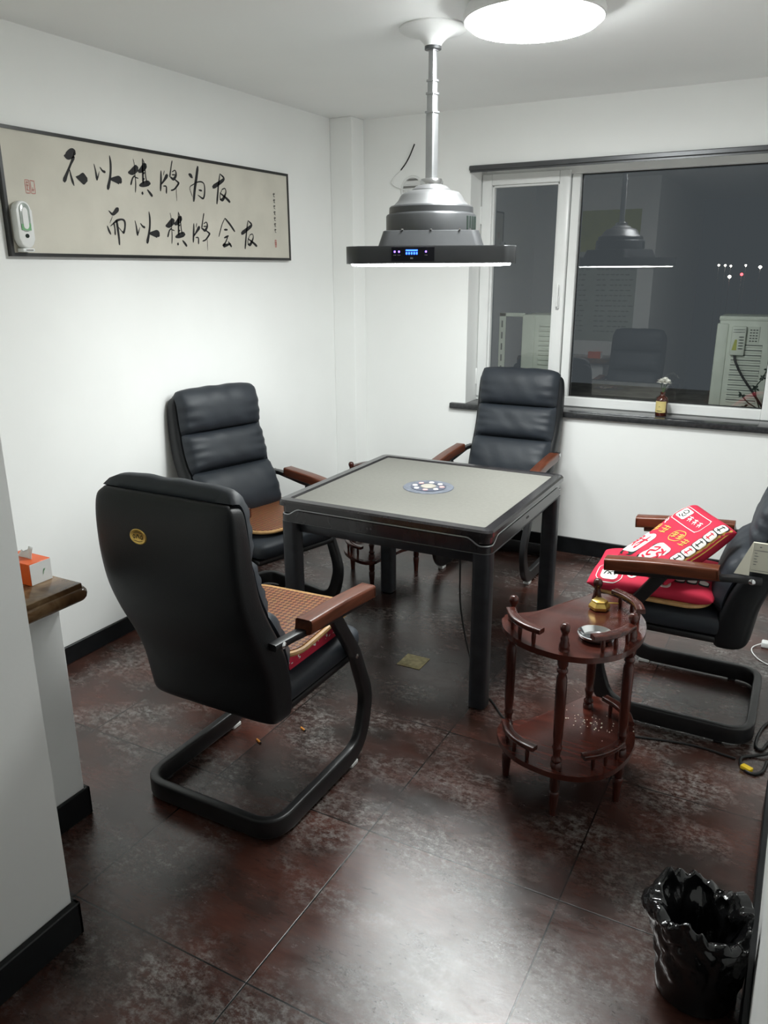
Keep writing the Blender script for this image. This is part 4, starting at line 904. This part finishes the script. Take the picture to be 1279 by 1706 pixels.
decal(rr_outline(0.55, 0.25, 0.16, 0.10, 0.05), ltop, 0.0014, pg)
obj('white_print', pw, M['tilew'], lowo, 0); obj('black_print', pb, M['tileb'], lowo, 0); obj('gold_print', pg, M['tileg'], lowo, 0)

# cream card folded over the near arm of the right chair
t = thing('folded_card', 'cream folded card with small print leaning on the arm of the right chair', 'card', (-0.087, 2.782, 0.680))
b = BM(); vs = [b.verts.new(p) for p in ((-0.048, 0.012, -0.006), (0.0, -0.004, 0.0), (0.0, 0.004, 0.118), (-0.014, 0.022, 0.070))]
b.faces.new(vs); o = obj('side_leaf', b, M['card'], t, 0); md = o.modifiers.new('thick', 'SOLIDIFY'); md.thickness = 0.002
b = box(0.0, 0.100, -0.004, 0.006, 0.014, 0.120, 0.001, 1); o = obj('front_leaf', b, M['card'], t)
ln = [[(0.006, 0.093, 0.003), (0.09, 0.093, 0.003)], [(0.004, 0.022, 0.002), (0.095, 0.022, 0.002)]]
for k in range(5): ln.append([(0.008, 0.083-k*0.010, 0.003), (0.016+0.004*(k % 2), 0.083-k*0.010, 0.003)])
ln.append([(0.022, 0.106, 0.004), (0.027, 0.106, 0.004)])
obj('small_print', ribbon(ln, lambda a, c, l: Vector((a, -0.0042-l, c))), M['greyp'], o, 0)

# ------------------------------------------------------------------ mahogany side tables
SC = Vector((-0.555, 2.310, 0)); TC = Vector((-0.562, 2.338, 0))
SK = 0.975   # overall size of the side tables
SOUT = [(-.772, 2.225), (-.735, 2.150), (-.665, 2.092), (-.59, 2.068), (-.515, 2.063), (-.437, 2.088), (-.375, 2.150), (-.342, 2.240), (-.336, 2.340), (-.358, 2.435), (-.415, 2.520), (-.49, 2.580), (-.552, 2.585), (-.578, 2.535), (-.610, 2.478), (-.642, 2.420), (-.668, 2.365), (-.698, 2.325), (-.735, 2.292), (-.766, 2.268)]
SOUT = [(x-SC.x, y-SC.y) for x, y in SOUT]
POSTS = [(-.736-SC.x, 2.229-SC.y), (-.530-SC.x, 2.100-SC.y), (-.365-SC.x, 2.268-SC.y), (-.530-SC.x, 2.500-SC.y)]
def turned_post():
    pr = [(0.0, 0.0), (0.012, 0.0), (0.013, 0.02), (0.0165, 0.07), (0.017, 0.085), (0.012, 0.090), (0.016, 0.10), (0.016, 0.165), (0.018, 0.170), (0.018, 0.196), (0.013, 0.200), (0.017, 0.207), (0.017, 0.213), (0.011, 0.219), (0.0125, 0.24),
          (0.016, 0.252), (0.016, 0.258), (0.0125, 0.264), (0.0155, 0.30), (0.0165, 0.38), (0.0175, 0.46), (0.0165, 0.505), (0.012, 0.520), (0.017, 0.527), (0.017, 0.534), (0.012, 0.540), (0.0165, 0.550), (0.018, 0.580), (0.018, 0.602),
          (0.0155, 0.606), (0.0165, 0.612), (0.0165, 0.620), (0.0125, 0.632), (0.0135, 0.642), (0.0105, 0.648), (0.0085, 0.655), (0.0125, 0.662), (0.0155, 0.671), (0.0155, 0.680), (0.011, 0.689), (0.0, 0.692)]
    return [(r, z*SK) for r, z in pr]
ARCS = [(0, [(-.736, 2.200), (-.700, 2.142), (-.650, 2.106), (-.598, 2.090)]), (2, [(-.452, 2.118), (-.412, 2.155), (-.380, 2.205), (-.363, 2.252)]), (2, [(-.362, 2.375), (-.385, 2.430), (-.425, 2.475), (-.475, 2.505)])]
def make_side_table(label, loc, rz):
    t = thing('side_table', label, 'side table', loc, rz, 'two-tier mahogany side tables')
    sh = spline([(x, y, 0) for x, y in SOUT], 5, closed=True)
    poly = [(p.x, p.y) for p in sh]
    for nm, z in (('top_shelf', 0.602*SK-0.019), ('lower_shelf', 0.182*SK-0.019)):
        obj(nm, prism(poly, z, z+0.019, 0.005, 3), M['mahog'], t, 50)
    for x, y in POSTS: obj('turned_post', lathe(turned_post(), 20, center=(x, y, 0)), M['mahog'], t, 60)
    for z in (0.602*SK, 0.182*SK):
        for _, arc in ARCS:
            pts = spline([(x-SC.x, y-SC.y, z+0.050) for x, y in arc], 6)
            rl = obj('gallery_rail', sweep(pts, rrect(0.029, 0.016, 0.003, 2), up=(0, 0, 1)), M['mahog'], t, 50)
            for f in (0.25, 0.55, 0.88):
                p = pts[int(f*(len(pts)-1))]
                obj('baluster', lathe([(0.0055, z), (0.0065, z+0.006), (0.0075, z+0.022), (0.0065, z+0.038), (0.0055, z+0.045)], 12, center=(p.x, p.y, 0)), M['mahog'], rl)
    return t
st = make_side_table('dark mahogany two-tier side table beside the right armchair holding the gold ashtray', TC, 0)
st2 = dup(st, (-2.024, 3.729, 0), math.radians(197), 'dark side table mostly hidden behind the mahjong table near the corner'); st2.scale = (1, 1, 0.96)
# crumbs scattered on the lower shelf
b = BM(); pr = random.Random(8)
for k in range(46):
    x, y = pr.gauss(-0.50, 0.055), pr.gauss(2.42, 0.045); s = pr.uniform(0.0008, 0.0022)
    if x > -0.36 or y > 2.52: continue
    box(x-s, x+s, y-s*1.3, y+s, 0.182*SK, 0.182*SK+s, bm=b)
cr = obj('crumbs', b, M['crumb'], None, 0); tag(cr, 'pale crumbs scattered on the lower shelf of the side table', 'crumbs'); cr['kind'] = 'stuff'
# steel ashtray bowl and gold hexagonal ashtray
tag(obj('steel_ashtray', lathe([(0, 0.0), (0.040, 0.0), (0.050, 0.008), (0.055, 0.016), (0.056, 0.020), (0.052, 0.021), (0.046, 0.015), (0.038, 0.006), (0, 0.004)], 48), M['chrome'], None, 45, loc=(-0.472, 2.248, 0.602*SK)), 'round polished steel ashtray on the side table top', 'ashtray')
t = thing('gold_ashtray', 'small gold hexagonal covered ashtray on the side table top', 'ashtray', (-0.516, 2.478, 0.602*SK), 0.35)
obj('hexagonal_body', lathe([(0, 0), (0.030, 0), (0.036, 0.004), (0.036, 0.013), (0.027, 0.026), (0.0, 0.026)], 6), M['gold'], t, 25)
obj('lid', lathe([(0.022, 0.0255), (0.027, 0.026), (0.026, 0.031), (0.019, 0.034), (0.0, 0.035)], 6), M['gold'], t, 25)
obj('handle', tube([(0.028, 0.0, 0.022), (0.048, 0.004, 0.021), (0.062, 0.006, 0.020)], 0.003, 8), M['gold'], t)

# ------------------------------------------------------------------ waste bin with black liner
bx, by = -0.045, 1.668
t = thing('waste_bin', 'waste bin lined with a crumpled shiny black bag by the right wall', 'waste bin', (bx, by, 0))
obj('bin_body', lathe([(0, 0), (0.088, 0), (0.090, 0.006), (0.100, 0.195), (0.097, 0.195), (0.086, 0.010), (0, 0.010)], 40), M['bmetal'], t)
from mathutils import noise as mnoise
def crease(v, sc_, seed):
    d, _ = mnoise.voronoi(Vector(v)*sc_+Vector((seed, seed*1.7, seed*0.3)))
    return d[1]-d[0]
prof = [(0.094, 0.006, 0.004), (0.098, 0.045, 0.006), (0.102, 0.085, 0.009), (0.107, 0.125, 0.011), (0.112, 0.160, 0.013), (0.116, 0.185, 0.014), (0.119, 0.205, 0.014), (0.120, 0.222, 0.012), (0.117, 0.236, 0.010), (0.109, 0.243, 0.008), (0.100, 0.240, 0.008), (0.092, 0.226, 0.011), (0.084, 0.200, 0.014), (0.077, 0.160, 0.015), (0.071, 0.10, 0.014), (0.064, 0.040, 0.010), (0.03, 0.026, 0.006)]
b = BM(); n = 220; rings = []
dense_prof = [(p.x, p.y, p.z) for p in spline(prof, 3)]
for i, (r, z, am) in enumerate(dense_prof):
    row = []; outer = i < 26
    for j in range(n):
        a = 2*PI*j/n; q = (math.cos(a)*r, math.sin(a)*r, z)
        d = (crease(q, 15, 3.1 if outer else 9.4)-0.28)*1.9+0.55*(crease(q, 30, 5.0)-0.28)
        ear = 0.034*math.exp(-((a-2.85)/0.33)**2)*math.exp(-((z-0.185)/0.045)**2) if outer else 0
        # the far side of the liner sags into the bin in broad folds
        sag = (-0.022*math.exp(-((a-0.55)/0.55)**2)) if 26 <= i <= 42 else 0
        rim = 0.016*math.exp(-((i-27)/6)**2)
        zz = z+rim*(math.sin(3*a+0.6)+0.8*math.sin(7*a+2.1)+0.45*math.sin(17*a+1.0)+0.9*(crease((math.cos(a), math.sin(a), 0.3), 3.0, 1.0)-0.3)*2)
        rr = r+am*d+ear+sag
        row.append(b.verts.new((min(rr*math.cos(a), 0.104), rr*math.sin(a), max(zz, 0.004))))
    rings.append(row)
for r0, r1 in zip(rings, rings[1:]):
    for j in range(n): b.faces.new((r0[j], r0[(j+1) % n], r1[(j+1) % n], r1[j]))
b.faces.new(rings[-1])
obj('bag_liner', b, M['bag'], t, 42)

# ------------------------------------------------------------------ small things on the floor
t = thing('floor_socket_plate', 'square brass floor socket cover set in the tiles under the table', 'floor socket', (-1.390, 2.842, 0))
obj('cover_frame', box(-0.056, 0.056, -0.056, 0.056, 0, 0.003, 0.001, 1), M['brassplate'], t, 0)
obj('lid', box(-0.046, 0.046, -0.046, 0.046, 0.003, 0.0045, 0.0008, 1), M['brassplate'], t, 0)
def butt(x, y, a, lab):
    t = thing('cigarette_butt', lab, 'cigarette butt', (x, y, 0.004), a, 'cigarette butts under the foreground chair')
    b = lathe([(0, -0.014), (0.0038, -0.014), (0.0038, 0.012), (0, 0.012)], 12); b.transform(Matrix.Rotation(PI/2, 4, 'Y')); obj('filter', b, M['butt'], t)
    b = lathe([(0, 0.012), (0.0037, 0.012), (0.0030, 0.017), (0, 0.018)], 12); b.transform(Matrix.Rotation(PI/2, 4, 'Y')); obj('burnt_end', b, M['ink'], t)
butt(-1.522, 2.154, -0.40, 'orange cigarette butt on the floor, the one nearer the table')
butt(-1.624, 2.010, -0.45, 'orange cigarette butt on the floor, the one nearer the chair base rail')
# phone charger with a looped cable, behind the right chair
t = thing('phone_charger', 'white charger plug with a looped cable on the floor behind the right chair', 'charger', (0.0, 3.735, 0))
obj('plug_body', box(-0.025, 0.045, -0.02, 0.02, 0.0, 0.028, 0.006, 3), M['white'], t)
for y in (-0.006, 0.008): obj('prong', box(0.045, 0.06, y-0.001, y+0.001, 0.012, 0.017), M['chrome'], t, 0)
obj('cable', tube(spline([(-0.025, 0, 0.012), (-0.055, -0.03, 0.004), (-0.06, -0.075, 0.003), (-0.04, -0.13, 0.003), (-0.01, -0.17, 0.003), (0.04, -0.20, 0.003), (0.13, -0.21, 0.003), (0.25, -0.16, 0.003)], 8), 0.0026, 8), M['white'], t)
# black lead with a yellow tag, looping from behind the partition
t = thing('tagged_cable', 'looped black cable with a yellow tag on the floor beside the right chair', 'cable', (0.0, 2.68, 0))
obj('cable', tube(spline([(0.30, 0.42, 0.006), (0.10, 0.40, 0.006), (0.045, 0.345, 0.006), (0.020, 0.26, 0.006), (0.012, 0.16, 0.006), (0.035, 0.14, 0.006), (0.060, 0.22, 0.0065), (0.085, 0.20, 0.014), (0.062, 0.12, 0.014), (0.010, 0.085, 0.006), (-0.025, 0.055, 0.006), (-0.026, 0.015, 0.006), (-0.005, -0.022, 0.006), (0.020, -0.030, 0.006), (0.045, 0.0, 0.006), (0.056, 0.07, 0.006)], 8), 0.0055, 10), M['rubber'], t)
b = box(-0.018, 0.020, -0.011, 0.011, 0.003, 0.018, 0.003, 2); b.transform(Matrix.Rotation(-0.5, 4, 'Z')); b.transform(Matrix.Translation((-0.006, -0.012, 0.0))); obj('yellow_tag', b, M['yellow'], t)

# ------------------------------------------------------------------ bottle with white flowers on the sill
t = thing('bottle_vase', 'dark amber bottle with a yellow label holding white flowers on the window sill', 'vase', (-0.717, 4.672, 0.880))
obj('bottle', lathe([(0, 0), (0.030, 0), (0.033, 0.004), (0.033, 0.088), (0.029, 0.102), (0.016, 0.112), (0.0125, 0.116), (0.0125, 0.126), (0.0145, 0.127), (0.0145, 0.134), (0.0105, 0.134), (0.0105, 0.115), (0, 0.112)], 36), M['amber'], t, 50)
b = BM(); n = 18; r = 0.0336; lo, hi = [], []
for k in range(n+1):
    a = -PI/2-0.15-1.05+2.1*k/n; lo.append(b.verts.new((r*math.cos(a), r*math.sin(a), 0.020))); hi.append(b.verts.new((r*math.cos(a), r*math.sin(a), 0.084)))
for k in range(n): b.faces.new((lo[k], lo[k+1], hi[k+1], hi[k]))
lb = obj('label', b, M['label'], t)
b = BM(); 
def lpl(a, c, l): g = -PI/2-0.15+a/r; return Vector(((r+0.0004+l)*math.cos(g), (r+0.0004+l)*math.sin(g), c))
ribbon([[(-0.018, 0.029, 0.004), (0.014, 0.029, 0.004)], [(-0.006, 0.050, 0.0015), (-0.002, 0.056, 0.0015), (0.003, 0.050, 0.0015)]], lpl, bm=b)
obj('label_print', b, M['tileb'], lb, 0)
pr = random.Random(5)
for k, (dx, dy, z, rr) in enumerate(((-0.014, -0.004, 0.190, 0.028), (0.016, 0.002, 0.186, 0.030), (0.002, 0.012, 0.200, 0.024))):
    obj('stem', tube(spline([(dx*0.1, dy*0.1, 0.10), (dx*0.3, dy*0.3, 0.14), (dx, dy, z-0.008)], 5), 0.0016, 6), M['stem'], t)
    b = BM()
    for q in range(80):
        th_ = math.acos(1-1.25*pr.random()); a = pr.uniform(0, 2*PI); d = Vector((math.sin(th_)*math.cos(a), math.sin(th_)*math.sin(a), math.cos(th_)*0.75))
        s = d.cross(Vector((0.3, 0.2, 1))).normalized(); u = s.cross(d).normalized(); c = Vector((dx, dy, z))
        l = rr*pr.uniform(0.85, 1.1); w_ = rr*0.22
        p0, p1, p2, p3 = c+d*l*0.15, c+d*l*0.65+s*w_, c+d*l+u*0.002, c+d*l*0.65-s*w_
        vs = [b.verts.new(p) for p in (p0, p1, p2, p3)]; b.faces.new(vs)
    obj('blossom', b, M['petal'], t, 0)

# ------------------------------------------------------------------ outside the window: ledge, outdoor units, night lights
struct(obj('trim_1', box(-4.2, 2.4, 4.93, 6.4, 0.60, 0.80), M['concrete'], smooth=0))
AX, AY = -0.515, 5.22
t = thing('outdoor_air_conditioner', 'off-white outdoor air conditioner unit outside the right window pane', 'air conditioner', (AX, AY, 0.80))
obj('casing', box(0.0, 0.80, 0, 0.30, 0.055, 0.600, 0.010, 3), M['acwhite'], t)
obj('top_lid', box(-0.004, 0.804, -0.004, 0.304, 0.585, 0.612, 0.006, 2), M['acwhite'], t)
obj('corner_post', box(-0.012, 0.055, -0.008, 0.06, 0.055, 0.570, 0.010, 2), M['acwhite'], t)
b = BM()
for k in range(12): box(0.085, 0.25, -0.004, 0.002, 0.10+k*0.030, 0.112+k*0.030, 0.002, 1, bm=b)
obj('louvre_slats', b, M['acwhite'], t, 0)
b = BM()
for k in range(12): box(0.085, 0.25, -0.0012, 0.001, 0.112+k*0.030, 0.118+k*0.030, bm=b)
obj('louvre_gaps', b, M['acdark'], t, 0)
lb = obj('service_cover', box(0.075, 0.155, -0.028, 0.0, 0.385, 0.555, 0.006, 2), M['acwhite'], t)
obj('warning_sticker', prism([(0.085, 0.415), (0.112, 0.415), (0.110, 0.478), (0.098, 0.478)], 0, 0.001), M['posteryel'], lb, 0).matrix_local = Matrix(((1, 0, 0, 0), (0, 0, -1, -0.0282), (0, 1, 0, 0), (0, 0, 0, 1)))
ln = []
for k in range(5): ln += [[(0.120, 0.425+k*0.017, 0.007), (0.145, 0.425+k*0.017, 0.007)]]
ln += [[(0.085, 0.520, 0.004), (0.148, 0.522, 0.004)], [(0.085, 0.535, 0.004), (0.148, 0.537, 0.004)]]
obj('printed_text', ribbon(ln, lambda a, c, l: Vector((a, -0.0284-l, c))), M['acdark'], lb, 0)
ln = [[(0.175+i*0.016, 0.47+k*0.016, 0.007), (0.184+i*0.016, 0.47+k*0.016, 0.007)] for i in range(3) for k in range(5)]
rp_ = obj('rating_plate', box(0.168, 0.225, -0.006, 0.0, 0.46, 0.555), M['acwhite'], t, 0)
obj('plate_print', ribbon(ln, lambda a, c, l: Vector((a, -0.0064-l, c))), M['acdark'], rp_, 0)
obj('unit_cable', tube(spline([(0.105, -0.02, 0.385), (0.115, -0.035, 0.35), (0.16, -0.04, 0.27), (0.22, -0.04, 0.19), (0.30, -0.04, 0.08)], 6), 0.007, 8), M['rubber'], t)
for x in (0.05, 0.70): obj('mounting_foot', box(x, x+0.05, -0.02, 0.32, 0.0, 0.058, 0.004, 1), M['acwhite'], t)
t = thing('outdoor_plant', 'dark leafy twig against the outdoor air conditioner at right', 'plant', (-0.265, 5.10, 0.80))
obj('twig', tube(spline([(0.06, 0, 0.0), (0.03, 0, 0.08), (-0.03, 0.005, 0.12), (-0.07, 0.0, 0.16)], 5), 0.004, 6), M['leafm'], t)
obj('twig', tube(spline([(0.045, 0, 0.06), (0.0, -0.01, 0.20), (0.03, -0.01, 0.27), (0.05, 0, 0.33)], 5), 0.004, 6), M['leafm'], t)
pr = random.Random(9); b = BM()
for c in ((-0.07, 0, 0.165), (-0.05, 0, 0.10), (0.0, -0.01, 0.21), (0.05, 0, 0.32), (0.03, 0, 0.27), (0.03, 0, 0.07)):
    for k in range(9):
        a = pr.uniform(0, 6.28); e = pr.uniform(-0.6, 0.9); d = Vector((math.cos(a)*math.cos(e), math.sin(a)*math.cos(e)*0.5, math.sin(e))); s = d.cross(Vector((0.1, 1, 0.2))).normalized()
        l = pr.uniform(0.02, 0.035); p = Vector(c)
        vs = [b.verts.new(q) for q in (p, p+d*l*0.5+s*0.007, p+d*l, p+d*l*0.5-s*0.007)]; b.faces.new(vs)
obj('leaves', b, M['leafm'], t, 0)
t = thing('outdoor_air_conditioner', 'off-white outdoor air conditioner unit seen end-on outside the left window pane', 'air conditioner', (-1.765, 5.28, 0.80))
obj('casing', box(0, 0.265, 0.0, 0.29, 0.055, 0.592, 0.008, 2), M['acwhite'], t)
obj('end_panel', box(-0.003, 0.085, -0.012, 0.0, 0.055, 0.592, 0.004, 1), M['acwhite'], t)
b = BM()
for k in range(14): box(0.115, 0.255, -0.008, 0.0, 0.10+k*0.032, 0.116+k*0.032, 0.002, 1, bm=b)
obj('louvre_slats', b, M['acwhite'], t, 0)
for x in (0.04, 0.19): obj('mounting_foot', box(x, x+0.05, -0.01, 0.30, 0.0, 0.058, 0.004, 1), M['acwhite'], t)
t = thing('slotted_bracket', 'white slotted steel bracket frame beside the end-on outdoor unit', 'bracket', (-1.945, 5.30, 0.80))
obj('upright', box(0, 0.045, 0, 0.012, 0, 0.600, 0.002, 1), M['acwhite'], t)
obj('top_bar', box(0, 0.182, 0, 0.012, 0.575, 0.600, 0.002, 1), M['acwhite'], t)
for k in range(7): obj('slot', box(0.016, 0.027, -0.001, 0.002, 0.04+k*0.077, 0.085+k*0.077), M['acdark'], t, 0)
tag(obj('garden_hose', tube(spline([(-1.75, 5.06, 0.812), (-1.3, 5.02, 0.812), (-0.95, 5.08, 0.812), (-0.70, 5.03, 0.812), (-0.45, 5.10, 0.812), (-0.1, 5.05, 0.812)], 8), 0.010, 10), M['hose']), 'pale green hose lying along the ledge outside the window', 'hose')
GZ = -3.2
def night_lamp(X, Y, Z, r, red, lab):
    t = thing('street_lamp', lab, 'street light', (X, Y, GZ), 0, 'distant lights in the night outside')
    obj('mast', tube([(0, 0, 0), (0, 0, Z-GZ-r)], 0.012, 8), M['mast'], t)
    obj('lamp_head', lathe([(0, -r), (r*0.8, -r*0.6), (r, 0), (r*0.8, r*0.6), (0, r)], 12, center=(0, 0, Z-GZ)), M['redlight'] if red else M['citylight'], t)
NL = [(-6.41, 60, 1.94, 0.07, False, 'white street light at the left end of the distant row'),
      (-6.0, 60, 1.93, 0.07, False, 'white street light second from left in the distant row'),
      (-5.65, 60, 1.89, 0.07, False, 'white street light third from left in the distant row'),
      (-4.72, 60, 1.92, 0.07, False, 'white street light fourth from left in the distant row'),
      (-3.7, 58, 1.8, 0.10, False, 'brightest street light at the right end of the distant row'),
      (-5.18, 55, 1.23, 0.1, False, 'white street light just below the distant row'),
      (-4.5, 55, 1.37, 0.09, True, 'red signal light glowing below the distant row')]
for a in NL: night_lamp(*a)
